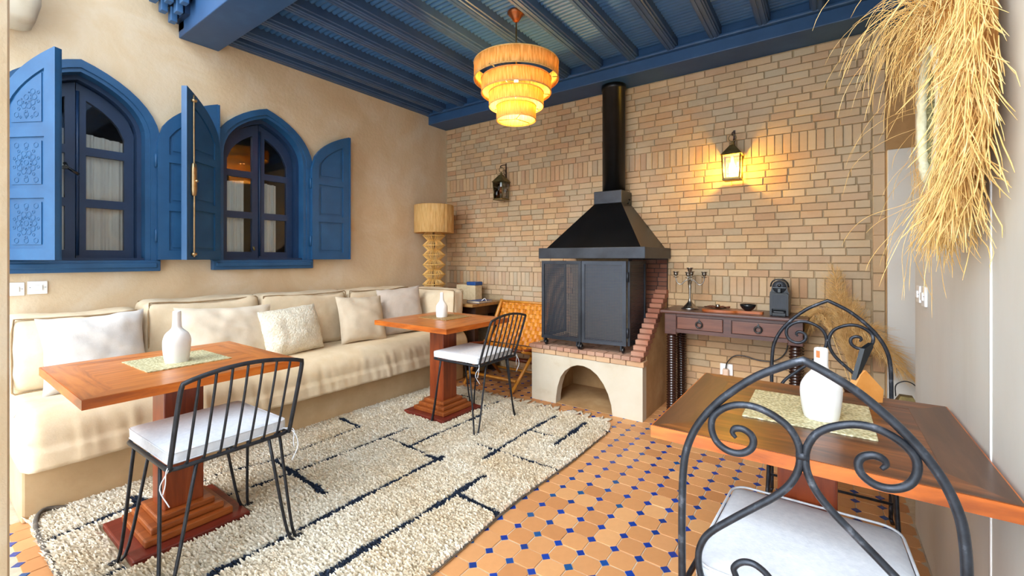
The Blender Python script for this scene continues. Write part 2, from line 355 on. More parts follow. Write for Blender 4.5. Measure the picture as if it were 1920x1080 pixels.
# ------------------------------------------------------------------ room shell
def arch(c, hw, zs, e, p, zb, n=10):                      # pointed arch outline (y, z), bottom left -> apex -> bottom right
    L = [(-hw, zb)]
    for i in range(n+1):
        a = PI/2*i/n; y = hw*math.cos(a); L.append((-y, zs+e*math.sin(a)+p*(1-y/hw)**2))
    full = L+[(-y, z) for y, z in L[::-1][1:]]
    return [(c+y, z) for y, z in full]
WC = (.673, 1.813)
hole = lambda c: arch(c, .335, 2.10, .31, .05, 1.235)
m = MB()
wf = lambda u, v, t: (XL-t, u, v)
m.plate([(-2.6, 0), (4.2, 0), (4.2, 3.45), (-2.6, 3.45)], [hole(c) for c in WC], 0, .22, wf)
wl = m.build('wall_left', PLASTER, kind='structure', label='tan plastered wall with two pointed-arch windows above the sofa', cat='wall')
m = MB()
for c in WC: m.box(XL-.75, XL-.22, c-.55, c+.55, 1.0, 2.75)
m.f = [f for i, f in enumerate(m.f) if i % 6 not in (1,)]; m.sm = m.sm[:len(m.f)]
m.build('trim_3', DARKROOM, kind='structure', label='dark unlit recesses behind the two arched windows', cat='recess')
m = MB(); m.box(XR, XR+.6, -1.6, 2.80, 0, 3.45)
wr = m.build('wall_right', PLASTER_R, kind='structure', label='pale grey-cream plastered wall beside the dark table', cat='wall')
m = MB(); m.tube([(XR-.0005, 1.625, .0), (XR-.0005, 1.625, 1.46)], .0035, 5)
m.build('seam', PLASTIC_W, wr)
# floor
m = MB(); m.box(-12, 12, -14, .22, -.05, -.004); m.build('trim_4', COURT, kind='structure', label='pale paving of the open courtyard in front of the room', cat='paving')
fl = MB(); fl.box(XL-.2, 1.1, .22, YB+.15, -.05, -.003)
fl = fl.build('floor', GROUT, kind='structure', label='terracotta octagon and cobalt dot tiled floor', cat='floor')
P, OX, OY = .1088, -1.181+.0544, 1.373+.0544
def octagon(c, w, z0=-.004, z1=0, dz=(0, 0, 0, 0)):
    a = w/2; k = a-.0165*1.414+.003; q = [(k, -a), (a, -k), (a, k), (k, a), (-k, a), (-a, k), (-a, -k), (-k, -a)]
    v = [(c[0]+x, c[1]+y, z0) for x, y in q]+[(c[0]+x*.975, c[1]+y*.975, z1) for x, y in q]
    return v, [tuple(range(8, 16))]+[(i, (i+1) % 8, 8+(i+1) % 8, 8+i) for i in range(8)]
def dot(c, r=.0215, z0=-.004, z1=.0):
    q = [(r, 0), (0, r), (-r, 0), (0, -r)]
    v = [(c[0]+x, c[1]+y, z0) for x, y in q]+[(c[0]+x*.94, c[1]+y*.94, z1) for x, y in q]
    return v, [(4, 5, 6, 7)]+[(i, (i+1) % 4, 4+(i+1) % 4, 4+i) for i in range(4)]
def covered(x, y): return (-3.0 < x < -1.33 and .46 < y < 3.0) or x < -3.16 or (-2.1 < x < -1.2 and y > 3.38)
def lay(kind, shape, mat, off):
    C = []
    for i in range(-28, 16):
        for j in range(-16, 30):
            x, y = OX+i*P+off, OY+j*P+off
            if XL+.05 < x < .30 and .27 < y < YB-.05 and not covered(x, y): C.append((x, y))
    def rank(c):                                          # nearest visible tiles first
        d = -c[0]*.582+c[1]*.813; u = (c[0]*.813+c[1]*.582)/max(d, .05)
        vis = d > .9 and abs(u) < 1.2
        return (0 if vis else 1, d)
    C.sort(key=rank); me = []
    for k in range(3):
        v, f = shape((0, 0)); mb = MB().add(v, f); o = mb.build(kind, mat, fl); me.append(o.data)
        if k == 0: o.location = (C[0][0], C[0][1], 0)
        else: bpy.data.objects.remove(o)
    rest = MB()
    for i, c in enumerate(C[1:]):
        tilt = R.uniform(-.0012, .0012)
        if i < 299:
            o = bpy.data.objects.new(kind, me[0]); COL.objects.link(o); o.parent = fl
            o.location = (c[0], c[1], tilt); o.rotation_euler = (R.uniform(-.012, .012), R.uniform(-.012, .012), R.choice((0, PI/2)))
        else:
            v, f = shape(c); rest.add(v, f)
    rest.build(kind+'_field', mat, fl, kind='stuff')
lay('tile', lambda c: octagon(c, .1048), TILE, 0)
lay('blue_tile', dot, BTILE, P/2)
# back wall and its bricks
m = MB(); m.box(XL, .95, YB, YB+.2, 0, 3.45)
wb = m.build('wall_back', MORTAR, kind='structure', label='yellow brick wall behind the fireplace and console', cat='wall')
BL, TH = .155, .0565
rows = []; z = 0
def row(n, h): 
    global z
    for _ in range(n): rows.append((z, h, 0)); z += h
row(17, .0562); rows.append((z, .155, 1)); z += .155; row(17, .0565); rows.append((z, .155, 1)); z += .155; row(12, .0572)
bricks = []
for k, (z0, h, sol) in enumerate(rows):
    if z0 > 2.9: break
    if sol:
        x = XL+.03
        while x < .25: bricks.append((x, x+.0535, z0, z0+h)); x += .0535
    else:
        x = XL+.03-(k % 2)*BL/2
        while x < .25:
            w = BL*(1+R.uniform(-.10, .10)) if R.random() > .12 else BL*.55
            bricks.append((max(x, XL+.02), min(x+w, .262), z0, z0+h)); x += w
zz = 0
while zz < 2.9:
    hh = R.uniform(.12, .17); bricks.append((.268, .338, zz, zz+hh)); zz += hh
def brickmesh(w, h, d=.02, c=.004):
    x, zc = w/2-.0022, h/2-.0022
    o = [(-x, 0, -zc), (x, 0, -zc), (x, 0, zc), (-x, 0, zc)]; b = [(px, -d+c, pz) for px, _, pz in o]
    f = [(px-math.copysign(c*.7, px), -d, pz-math.copysign(c*.7, pz)) for px, _, pz in o]
    return o+b+f, [(8, 9, 10, 11)]+[(4+i, 4+(i+1) % 4, 8+(i+1) % 4, 8+i) for i in range(4)]+[(i, (i+1) % 4, 4+(i+1) % 4, 4+i) for i in range(4)]
def hidden(x, zc): return zc > 2.84 or (x < -2.95 and zc < .85) or (-2.1 < x < -1.2 and zc < 1.75 and zc < 1.3+(1-abs(x+1.63)/.45)*.5)
vis = [b for b in bricks if b[1]-b[0] > .03 and not hidden((b[0]+b[1])/2, (b[2]+b[3])/2)]
vis.sort(key=lambda b: -(b[0]+b[1])/2)
cache = {}; rest = MB()
for i, (x0, x1, z0, z1) in enumerate(vis):
    w, h = x1-x0, z1-z0; d = .011+R.uniform(-.003, .003)
    if i < 300:
        key = (round(w, 2), round(h, 2))
        c = ((x0+x1)/2, YB+.0075+R.uniform(-.002, .002), (z0+z1)/2)
        if key not in cache:
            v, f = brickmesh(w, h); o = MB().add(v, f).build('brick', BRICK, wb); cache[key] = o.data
        else:
            o = bpy.data.objects.new('brick', cache[key]); COL.objects.link(o); o.parent = wb
        o.location = c; o.rotation_euler = (0, R.uniform(-.006, .006), 0)
    else:
        v, f = brickmesh(w, h, d); a = R.uniform(-.006, .006)
        rest.add([((x0+x1)/2+p[0]+p[2]*a, YB+p[1], (z0+z1)/2+p[2]-p[0]*a) for p in v], f)
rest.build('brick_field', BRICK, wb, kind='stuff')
m = MB(); m.box(.338, .95, YB-.012, YB, 0, 2.9); m.build('bare_plaster', PLASTER_B, wb, label='bare brown plaster beside the bricks')
m = MB(); m.box(.345, .62, YB-.05, YB-.012, 0, 2.005, .004)
m.build('trim_1', PANELWHITE, kind='structure', label='flat white painted strip at the right end of the brick wall', cat='panel')
m = MB(); m.box(.95, 1.1, 2.8, YB+.2, 0, 3.45); m.build('wall_recess', PLASTER_R, kind='structure', label='cream wall closing the recess on the right', cat='wall')
# ceiling: boards, half-round slats across, moulded joists, beams
m = MB(); m.box(XL, 1.1, 1.2, YB, 3.075, 3.45)
ce = m.build('ceiling', BLUE_C, kind='structure', label='dark blue ribbed wooden ceiling on moulded joists', cat='ceiling')
sl = None; y = 1.47
while y < 3.71:
    if sl is None:
        m = MB(); pts = [(-.021, .028), (-.016, .010), (0, .0), (.016, .010), (.021, .028)]
        A = [(XL, a, b) for a, b in pts]; B = [(1.0, a, b) for a, b in pts]
        m.strip(A, B, smooth=True); sl = m.build('slat', BLUE_C, ce)
    o = sl if y == 1.47 else bpy.data.objects.new('slat', sl.data)
    if o is not sl: COL.objects.link(o); o.parent = ce
    o.location = (0, y, 3.048); y += .0435
jm = None
for i, x in enumerate([-3.855]+[-3.638+.3265*k for k in range(14)]):
    if jm is None:
        m = MB(); prof = [(-.045, .10), (-.045, .035), (-.037, .03), (-.037, .012), (-.028, .008), (-.026, 0), (-.006, 0), (-.004, .006), (.004, .006), (.006, 0), (.026, 0), (.028, .008), (.037, .012), (.037, .03), (.045, .035), (.045, .10)]
        A = [(a, 1.44, b) for a, b in prof]; B = [(a, 3.72, b) for a, b in prof]; m.strip(A, B); jm = m.build('joist', BLUE_J, ce); o = jm
    else:
        o = bpy.data.objects.new('joist', jm.data); COL.objects.link(o); o.parent = ce
    o.location = (x, 0, 2.960)
m = MB(); m.box(XL, .95, 3.70, YB, 2.862, 3.06, .006); m.box(XL, .95, 3.66, 3.72, 2.955, 2.985, .01); m.build('rear_beam', BEAMB, ce)
m = MB(); m.box(XL, 1.1, 1.20, 1.462, 2.885, 3.45, .006); m.build('front_beam', BEAMB, ce)
m = MB()
for k in range(7):                                        # carved bracket stepping from the wall up to the front beam
    a = k/6; m.box(XL, XL+.10+.30*(1-a)**.5, 1.02+.03*k, 1.05+.03*k, 3.18-.25*a**1.4, 3.45)
m.build('carved_bracket', BLUE_D, ce)
dn = None
for k in range(9):
    m = MB().box(-.03, .03, -.02, .02, -.05, .05, .004)
    o = m.build('carved_block', BLUE_C, ce) if dn is None else bpy.data.objects.new('carved_block', dn.data)
    if dn is not None: COL.objects.link(o); o.parent = ce
    dn = dn or o
    o.location = (XL+.08+.11*(k % 3), 1.03+.055*(k//3), 3.10-.05*(k//3)+.03*(k % 3))
m = MB(); m.box(XL, 1.1, .85, 1.2, 3.36, 3.5); m.build('eave_board', BLUE_D, ce)
# front-left pier and its corbel
m = MB(); m.box(-2.25, -1.80, -.35, .176, -.004, 3.45, .02); m.build('wall_front', PLASTER, kind='structure', label='beige plaster pier at the left edge beside the sofa end', cat='pier')
m = MB(); m.cushion(.15, .20, .5, .08, 8, f=lambda q: (q.x+XL+.15, q.y+.275, q.z+3.08)); m.build('trim_2', PLASTER_W, kind='structure', label='rounded pinkish plaster corbel high on the tan wall', cat='corbel')

# ------------------------------------------------------------------ windows and shutters
def leafholes(u0, u1, f, n=6):
    H = [[(u0, 1.315), (u1, 1.315), (u1, 1.60), (u0, 1.60)], [(u0, 1.655), (u1, 1.655), (u1, 1.945), (u0, 1.945)]]
    top = [(u0, 2.00), (u1, 2.00)]+[(u1+(u0-u1)*i/n, f(u1+(u0-u1)*i/n)) for i in range(n+1)]
    return H+[top]
def window(k, c):
    w = thing('window_%d' % k, (XL, c, 1.17), ['', 'pointed-arch blue window on the left, with its near shutter swung out', 'pointed-arch blue window nearer the brick wall, reflecting the lamp'][k], 'window', kind='structure')
    m = MB(); O, I = arch(c, .41, 2.08, .384, .063, 1.245), arch(c, .325, 2.10, .30, .05, 1.245)
    f = lambda L, x: [(x, y, z) for y, z in L]
    mid = [((a[0]+b[0]*2)/3, (a[1]+b[1]*2)/3) for a, b in zip(O, I)]
    m.strip(f(O, XL), f(O, XL+.034)); m.strip(f(O, XL+.034), f(mid, XL+.034)); m.strip(f(mid, XL+.034), f(mid, XL+.022)); m.strip(f(mid, XL+.022), f(I, XL+.022)); m.strip(f(I, XL+.022), f(I, XL-.06))
    m.build('frame', BLUE, w)
    J = arch(c, .30, 2.10, .27, .05, 1.262); m = MB()
    m.strip(f(I, XL-.06), f(J, XL-.06)); m.strip(f(J, XL-.06), f(J, XL-.17)); m.box(XL-.17, XL+.0, c-.33, c+.33, 1.235, 1.262)
    m.build('reveal_lining', BLUE_D, w)
    m = MB(); m.box(XL, XL+.045, c-.408, c+.408, 1.170, 1.246, .006); m.box(XL, XL+.055, c-.385, c+.385, 1.195, 1.228, .005); m.build('sill', BLUE, w)
    top = lambda u: 2.10+.265*math.sin(math.acos(min(1, u/.30)))+.05*(1-u/.30)**2
    gt = lambda u: top(min(u+.05, .295))-.062
    for s in (-1, 1):
        ol = [(.002, 1.262), (.298, 1.262)]+[(.298*(1-i/10), top(.298*(1-i/10))) for i in range(11)]; ol[-1] = (.002, ol[-1][1])
        H = leafholes(.05, .245, gt); g = lambda u, v, t: (XL-.12-t, c+s*u, v)
        cs = MB().plate(ol, H, 0, .035, g).build('casement', BLUE_D, w)
        for h in H:
            MB().plate(h, [], .016, .019, g).build('pane', GLASS, cs)
    m = MB(); m.tube([(XL-.115, c+.008, 1.28), (XL-.115, c+.008, 2.36)], .009, 6); m.build('meeting_bead', BLUE_D, w)
    m = MB()
    if k == 1:
        m.box(XL-.075, XL-.04, c-.07, c-.045, 1.83, 1.85); m.tube([(XL-.06, c-.06, 1.87), (XL-.05, c-.05, 1.84), (XL-.03, c-.0, 1.80)], .010, 6)
    else: m.tube([(XL-.115, c-.04, 1.36), (XL-.105, c-.04, 1.33)], .009, 6)
    m.build('latch', BRASS if k == 2 else GLOSSB, w)
    m = MB(); n = 90                                       # pleated sheers; near-white puts the left window's reflection into their colour
    spans = [(-.30, .30, 2.14)] if k == 1 else [(-.27, -.10, 1.93), (.045, .17, 1.93)]
    for a, b, zt in spans:
        A = []; B = []
        for i in range(n+1):
            y = a+(b-a)*i/n; x = XL-.168+.010*math.sin(y*95)+.006*math.sin(y*230)
            A.append((x, c+y, 1.24)); B.append((x, c+y, zt-(.12*(y+.3) if k == 1 else .1*abs(y))))
        m.strip(A, B, smooth=True)
    m.build('curtain_reflection', CURTAIN_REFL, w)
    return w
win1 = window(1, WC[0]); win2 = window(2, WC[1])
stop = lambda u: 2.08+.30*math.sin(math.acos(max(0, min(1, 1-u/.37))))+.065*(u/.37)**2
def star(mb, cx, cz, rr, f, lo=None):                     # carved ten-point rosette field: raised rings and kites
    def ring(x, z, r, n=6, rot=0):
        q = [(x+r*math.cos(2*PI*i/n+rot), z+r*math.sin(2*PI*i/n+rot)) for i in range(n)]
        if lo and not all(lo(a, b) for a, b in q): return
        mb.tube([f(a, b, -.0005) for a, b in q], .0021, 4, True)
    ring(cx, cz, .015, 10)
    for i in range(10):
        a = 2*PI*i/10
        ring(cx+.031*math.cos(a+.314), cz+.031*math.sin(a+.314), .0045, 4, a)
        ring(cx+.052*math.cos(a), cz+.052*math.sin(a), .0165, 6, a)
        ring(cx+.080*math.cos(a+.314), cz+.080*math.sin(a+.314), .009, 5, a)
    for dx in (-1, 0, 1):
        for dz in (-1, 1): ring(cx+dx*.062, cz+dz*.098, .015, 6, .5)
        ring(cx+dx*.036+.02, cz+.112, .008, 4); ring(cx-dx*.036, cz-.112, .008, 4)
def shutter(win, hinge, ang, mirror, carved=False, bolt=False, label=None, edge=None):
    # u runs from hinge to meeting edge; ang is the direction of u in plan
    du = Vector((math.cos(ang), math.sin(ang), 0)); dn = Vector((-du.y, du.x, 0))*mirror
    f = lambda u, v, t: tuple(Vector((hinge[0], hinge[1], 0))+du*u+dn*t+Vector((0, 0, v)))
    ol = [(0, 1.25), (.37, 1.25)]+[(.37*(1-i/12), stop(.37*(1-i/12))) for i in range(13)]
    H = leafholes(.065, .305, lambda u: stop(min(max(u-.035, 0), .37))-.075)
    sh = MB().plate(ol, H, -.019, .019, f).build('shutter', BLUE, win, label=label)
    for h in H:
        cx = sum(p[0] for p in h)/len(h); cz = sum(p[1] for p in h)/len(h)
        m = MB().plate(h, [], -.008, .008, f)
        ins = [((p[0]-cx)*.80+cx, (p[1]-cz)*.84+cz) for p in h]; m.plate(ins, [], -.013, .013, f)
        m.build('panel', BLUE, sh)
        if carved:
            m = MB(); zc = cz if h is not H[2] else cz-.02
            lim = (lambda u, v: .088 < u < .282 and v < stop(max(u-.055, 0))-.115) if h is H[2] else (lambda u, v: .088 < u < .282 and min(p[1] for p in h)+.028 < v < max(p[1] for p in h)-.028)
            g = lambda u, v, t: f(u, v, carved*.0135)
            star(m, .185, zc, .1, g, lim)
            if h is H[2]: star(m, .20, zc+.20, .1, g, lim)
            m.build('carving', BLUE, sh)
    m = MB()
    for zz in (1.42, 1.95): m.tube([f(-.006, zz-.045, 0), f(-.006, zz+.045, 0)], .009, 8)
    m.build('hinge', BLUE, sh)
    m = MB(); m.box(0, 1, 0, 1, 0, 1); m.v = [f(.37+.012*p[0], 1.25+1.19*p[2], -.026+.026*p[1]) for p in m.v]; m.build('rebate_strip', BLUE, sh)
    if bolt:
        s = bolt*.030
        m = MB(); m.tube(cat([f(.315, 1.27, s), f(.32, 1.5, s*1.1), f(.315, 1.75, s), f(.318, 2.1, s), f(.318, 2.40, s)]), .006, 7); m.build('bolt_rod', GOLD, sh)
        m = MB(); m.cushion(.022, .016, .115, .016, 6, f=lambda q: f(.317+q.x, 1.81+q.z, s+q.y)); m.tube([f(.317, 1.80, s*1.3), f(.317, 1.80, s*1.9)], .010, 8); m.build('bolt_case', GOLD, sh)
        m = MB()
        for zz in (1.29, 2.36): m.lathe([(.001, -.014), (.018, -.008), (.02, 0), (.018, .008), (.001, .014)], f(.317, zz, s), 10)
        m.build('bolt_guide', GOLD, sh)
    return sh
hx = XL+.05
shutter(win1, (hx, WC[0]-.338), math.radians(30), 1, carved=-1, label='sunlit pale blue shutter with carved star panels, swung into the room')
shutter(win1, (hx, WC[0]+.385), math.radians(88), 1, label='shutter folded flat on the wall between the windows')
shutter(win2, (hx+.03, WC[1]-.385), math.radians(-52), -1, bolt=-1, label='half-open shutter seen edge-on, with a long brass bolt')
shutter(win2, (hx, WC[1]+.385), math.radians(87), 1, label='shutter folded flat on the wall at the far right')

# ------------------------------------------------------------------ rug
RT = .022                                                  # the rug's walking height
SEG = [((-2.768,.395),(-2.806,.74),.022),((-1.95,.60),(-1.936,1.965),.022),((-1.594,.75),(-1.572,1.928),.024),((-1.54,1.706),(-1.253,1.685),.022),((-2.53,1.0),(-2.494,1.314),.018),((-2.494,1.314),(-2.464,2.152),.018),((-2.714,1.332),(-2.131,1.304),.022),((-2.83,1.05),(-2.732,1.341),.016),((-2.732,1.341),(-2.771,1.966),.016),((-3.023,1.983),(-2.814,1.96),.022),((-2.423,1.956),(-1.916,1.926),.013),((-2.213,1.972),(-2.215,2.415),.016),((-2.277,.42),(-2.276,.60),.018),((-2.219,2.05),(-2.204,2.68),.020),((-1.885,2.238),(-1.262,2.239),.014),((-1.707,2.093),(-1.732,2.635),.020),((-1.732,2.635),(-1.714,2.991),.020),((-1.732,2.635),(-1.46,2.643),.013),((-1.458,2.53),(-1.463,2.992),.022),((-1.428,2.92),(-1.261,2.947),.010),((-2.028,1.917),(-1.903,1.925),.016),((-2.776,2.955),(-2.45,2.944),.012),((-2.325,2.829),(-2.275,3.05),.014),((-2.45,2.6),(-2.25,2.84),.010),((-2.90,.705),(-2.75,.725),.03),((-1.95,.60),(-1.70,.61),.02),((-2.80,.74),(-2.79,1.05),.012)]
def rx0(y): return -3.085+.006*math.sin(y*5)
def rx1(y): return -1.272+.014*math.sin(y*2.1+.8)+.008*math.sin(y*6)-(.07*max(0, y-2.95)/.2 if y > 2.95 else 0)
RY0, RY1 = .365, 3.10
rug = thing('shag_rug', (-2.17, 1.73, 0), 'cream shag rug with thin dark blue broken lines under both wooden tables', 'rug')
m = MB(); n = 60; A = [(rx0(RY0+(RY1-RY0)*i/n), RY0+(RY1-RY0)*i/n) for i in range(n+1)]; B = [(rx1(RY0+(RY1-RY0)*i/n), RY0+(RY1-RY0)*i/n) for i in range(n+1)]
m.strip([(x, y, .009) for x, y in A], [(x, y, .009) for x, y in B]); m.strip([(x, y, .002) for x, y in A], [(x, y, .009) for x, y in A]); m.strip([(x, y, .009) for x, y in B], [(x, y, .002) for x, y in B])
m.strip([(A[0][0], RY0, .002), (A[0][0], RY0, .009)], [(B[0][0], RY0, .002), (B[0][0], RY0, .009)])
m.build('backing', mk('rug_backing', [(.3, (176, 158, 128)), (.7, (196, 180, 150))], 30, .95), rug)
rg = np.random.default_rng(3)
N = 150000
py = rg.uniform(RY0, RY1, N); a0 = np.array([rx0(v) for v in py[:]]); a1 = np.array([rx1(v) for v in py[:]])
py = np.round(py/.019)*.019+rg.normal(0, .0032, N)         # knotted in rows
px = a0+(a1-a0)*rg.uniform(0, 1, N)
dmin = np.full(N, 9.); dark = np.zeros(N, bool)
wob = .006*np.sin(px*23+py*9)+.006*np.sin(py*31)
for (p, q, w) in SEG:
    p, q = np.array(p), np.array(q); d = q-p; L2 = d@d
    tt = np.clip(((px-p[0])*d[0]+(py-p[1])*d[1])/L2, 0, 1)
    dist = np.hypot(px-p[0]-tt*d[0], py-p[1]-tt*d[1])+wob*.6
    dark |= dist < w*.85; dmin = np.minimum(dmin, dist-w*.85)
far = np.clip((py-2.0)/1.0, 0, 1)
hgt = np.where(dark, .019, .026+.010*np.clip(1-dmin/.03, 0, 1)*0)*rg.uniform(.75, 1.2, N)
keep = (rg.uniform(0, 1, N) > far*.35)
for cx, cy in ((-2.48, .765), (-2.545, 2.59)): keep &= ~((abs(px-cx) < .235) & (abs(py-cy) < .235))
px, py, hgt, dark, dmin = px[keep], py[keep], hgt[keep], dark[keep], dmin[keep]; N = len(px)
ang = rg.uniform(0, 2*np.pi, N); lean = rg.uniform(.2, .8, N)*hgt*.9
lx, ly = np.cos(ang)*lean*.6, np.sin(ang)*lean*.6-.35*hgt
wa = rg.uniform(0, np.pi, N)*.35+.3; wx, wy = np.cos(wa)*.0048, np.sin(wa)*.0048
V = np.zeros((N, 6, 3))
V[:, 0] = np.c_[px-wx, py-wy, np.full(N, .008)]; V[:, 1] = np.c_[px+wx, py+wy, np.full(N, .008)]
V[:, 2] = np.c_[px-wx*1.15+lx*.5, py-wy*1.15+ly*.5, .008+hgt*.7]; V[:, 3] = np.c_[px+wx*1.15+lx*.5, py+wy*1.15+ly*.5, .008+hgt*.7]
V[:, 4] = np.c_[px-wx*.5+lx, py-wy*.5+ly, .008+hgt]; V[:, 5] = np.c_[px+wx*.5+lx, py+wy*.5+ly, .008+hgt]
bl = np.array([noise.noise(Vector((x*2.3, y*2.3, 1)))+.6*noise.noise(Vector((x*7, y*7, 4))) for x, y in zip(px, py)])
c1, c2, c3 = (np.array(lin(c)[:3]) for c in ((238, 231, 216), (218, 198, 162), (36, 48, 68)))
tf = np.clip(.18+bl*.5+.30*np.clip((py-.9)/2, 0, 1)+rg.normal(0, .10, N), 0, 1)[:, None]
Cc = c1*(1-tf)+c2*tf; Cc[dark] = c3*rg.uniform(.7, 1.3, (dark.sum(), 1))
Cc = np.repeat(np.c_[Cc, np.ones(N)][:, None, :], 6, 1)
me = bpy.data.meshes.new('pile'); V -= np.array([-2.17, 1.73, 0])
idx = np.arange(N)[:, None]*6
F = np.concatenate([idx+np.array([0, 1, 3, 2]), idx+np.array([2, 3, 5, 4])], 1).reshape(-1, 4)
me.vertices.add(N*6); me.vertices.foreach_set('co', V.ravel()); me.loops.add(F.size); me.loops.foreach_set('vertex_index', F.ravel().astype(np.int32))
me.polygons.add(len(F)); me.polygons.foreach_set('loop_start', np.arange(0, F.size, 4, dtype=np.int32)); me.polygons.foreach_set('loop_total', np.full(len(F), 4, dtype=np.int32))
at = me.color_attributes.new('Col', 'FLOAT_COLOR', 'POINT'); at.data.foreach_set('color', Cc.astype(np.float32).ravel()); me.materials.append(PILE); me.update(); me.validate()
o = bpy.data.objects.new('pile', me); COL.objects.link(o); o.parent = rug; o['kind'] = 'stuff'
m = MB(); m.tube(cat([(rx0(.5)+.02, .50, .02), (rx0(.4)+.01, RY0+.04, .045), (-2.95, RY0, .03), (-2.6, RY0-.005, .018), (-2.2, RY0, .018), (-1.7, RY0, .018), (rx1(.4), RY0, .018)]), .010, 6)
m.tube(cat([(rx1(RY0+.2*i), RY0+.2*i, .012) for i in range(14)]), .005, 6); m.build('edge_binding', mk('binding', [(.3, (70, 66, 62)), (.7, (110, 100, 88))], 30, .95), rug)
tas = None
for i in range(19):
    x = -2.88+i*.083+R.uniform(-.02, .02)
    if tas is None:
        m = MB()
        for k in range(5):
            q = R.uniform(-.03, .03); m.tube(cat([(0, -.01, .015), (q*.4, .03, .018), (q, .06, .012), (q*1.6+R.uniform(-.02, .02), .095+R.uniform(0, .05), .008)], 3), .0085, 5)
        tas = m.build('tassel', mk('wool_tassel', [(.3, (200, 188, 168)), (.7, (224, 214, 196))], 40, .95)); tas.parent = rug; o = tas
    else:
        o = bpy.data.objects.new('tassel', tas.data); COL.objects.link(o); o.parent = rug
    o.location = Vector((x, RY1, 0))-Vector(rug.location); o.rotation_euler = (0, 0, R.uniform(-.7, .5)); o.scale = (R.choice((-1, 1)), R.uniform(.7, 1.2), 1)

# ------------------------------------------------------------------ built-in sofa and cushions
SY0, SY1 = .33, 3.44
sofa = thing('sofa', (XL+.42, 1.9, 0), 'long built-in sofa with sand linen seat cover along the tan wall', 'sofa')
m = MB(); m.box(XL+.002, -3.088, SY0+.004, SY1, 0, .27, .012); m.build('base', BASECLAY, sofa)
m = MB()
def drape(q):
    y, z = q.y, q.z; fr = max(0, q.x/.41)
    r = .008*noise.noise(Vector((y*7, z*1.2, 3)))+.009*noise.noise(Vector((y*24+z*2, z*2, 8)))+.006*noise.noise(Vector((y*48-z*3, z*3, 2)))
    x = q.x+r*(fr**6 if z < .06 else .15*fr**6)+(.035 if z < -.05 else .02)*fr*max(0, .11-z)/.2
    return (x-3.455, y+(SY0+SY1)/2, z+.395+(.006*noise.noise(Vector((q.x*4, y*2, 0))) if z > .05 else 0))
for _ in range(1):
    bm = MB(); ny = 150; nr = 14; prof = []
    for i in range(nr+1): prof.append((-.43+.72*i/nr, .125))
    for i in range(1, 9): a = PI/2*i/8; prof.append((.29+.12*math.sin(a), .005+.12*math.cos(a)))
    for i in range(1, 10): prof.append((.41, .005-.142*i/9))
    prof.append((.395, -.145)); prof.append((-.43, -.145))
    vs = []; hy = (SY1-SY0)/2
    for j in range(ny+1):
        y = -hy+2*hy*j/ny; e = max(0, (.06-(y+hy))/.06) if y < 0 else 0
        for x, z in prof:
            xx = x-(.06*(1-math.sqrt(max(0, 1-e*e))) if x > .2 else 0); vs.append(drape(Vector((xx, y, z-(.05*(1-math.sqrt(max(0, 1-e*e))) if z > .0 else 0)))))
    k = len(prof); fs = [(j*k+i, (j+1)*k+i, (j+1)*k+(i+1) % k, j*k+(i+1) % k) for j in range(ny) for i in range(k)]+[tuple(range(k)), tuple(range(ny*k, (ny+1)*k))[::-1]]
    m.add(vs, fs, True)
m.build('seat_cover', LINEN_S, sofa)
def backcush(y0, y1, z0, z1, seed, label):
    w, h, d = y1-y0, z1-z0, .27; cy, cz = (y0+y1)/2, (z0+z1)/2; tilt = .16
    def f(q): return (XL+.165+q.z+(q.y+h/2)*-tilt*.55+.035, cy+q.x, cz+q.y)
    t = thing('back_cushion', (XL+.17, cy, z0), label, 'cushion', 'back cushions along the sofa')
    sag = lambda q: Vector((q.x, q.y-(.012*(1-(2*q.x/w)**2) if q.y > 0 else 0)+.008*noise.noise(Vector((q.x*6, seed, 1)))*(1 if q.y > 0 else 0), q.z))
    m = MB(); m.cushion(w/2, h/2, d/2, .045, 18, (.006, .012, .045), .012, seed, f=lambda q: f(sag(q)), freq=5); m.build('cover', LINEN, t)
    m = MB(); a, b = w/2-.018, h/2-.018
    for zz in (d/2-.012, -d/2+.03):
        m.tube([f(sag(Vector((x, y, zz)))) for x, y in [(-a+2*a*i/12, b+.011) for i in range(13)]+[(a+.010, b-2*b*i/6) for i in range(7)]+[(a-2*a*i/6, -b-.01) for i in range(7)]+[(-a-.010, -b+2*b*i/6) for i in range(6)]], .0048, 6, True)
    m.build('piping', CREAM, t); return t
backcush(.345, .905, .515, .935, 1, 'back cushion nearest the pier, half hidden by a pale pillow')
backcush(.935, 1.63, .515, .975, 2, 'back cushion right behind the near white bottle')
backcush(1.65, 2.40, .515, .970, 3, 'back cushion behind the fluffy cream pillow')
backcush(2.42, 3.15, .515, .965, 4, 'back cushion below the folded-flat far shutter, near the straw lamp')
t = thing('end_cushion', (-3.42, 3.36, .51), 'loose sand cushion across the sofa end, below the straw lamp', 'cushion')
def fe(q): return (-3.42+q.x, 3.315-q.z+(q.y)*.06, .725+q.y)
m = MB(); m.cushion(.375, .215, .085, .05, 16, (.004, .012, .05), .014, 9, f=fe); m.build('cover', LINEN, t)
m = MB()
for zz in (.07, -.06): m.tube([fe(Vector(p)) for p in [(-.36+.72*i/10, .212, zz) for i in range(11)]+[(.372, .2-.4*i/5, zz) for i in range(6)]+[(.36-.72*i/5, -.21, zz) for i in range(6)]+[(-.372, -.2+.4*i/5, zz) for i in range(5)]], .0048, 6, True)
m.build('piping', CREAM, t)
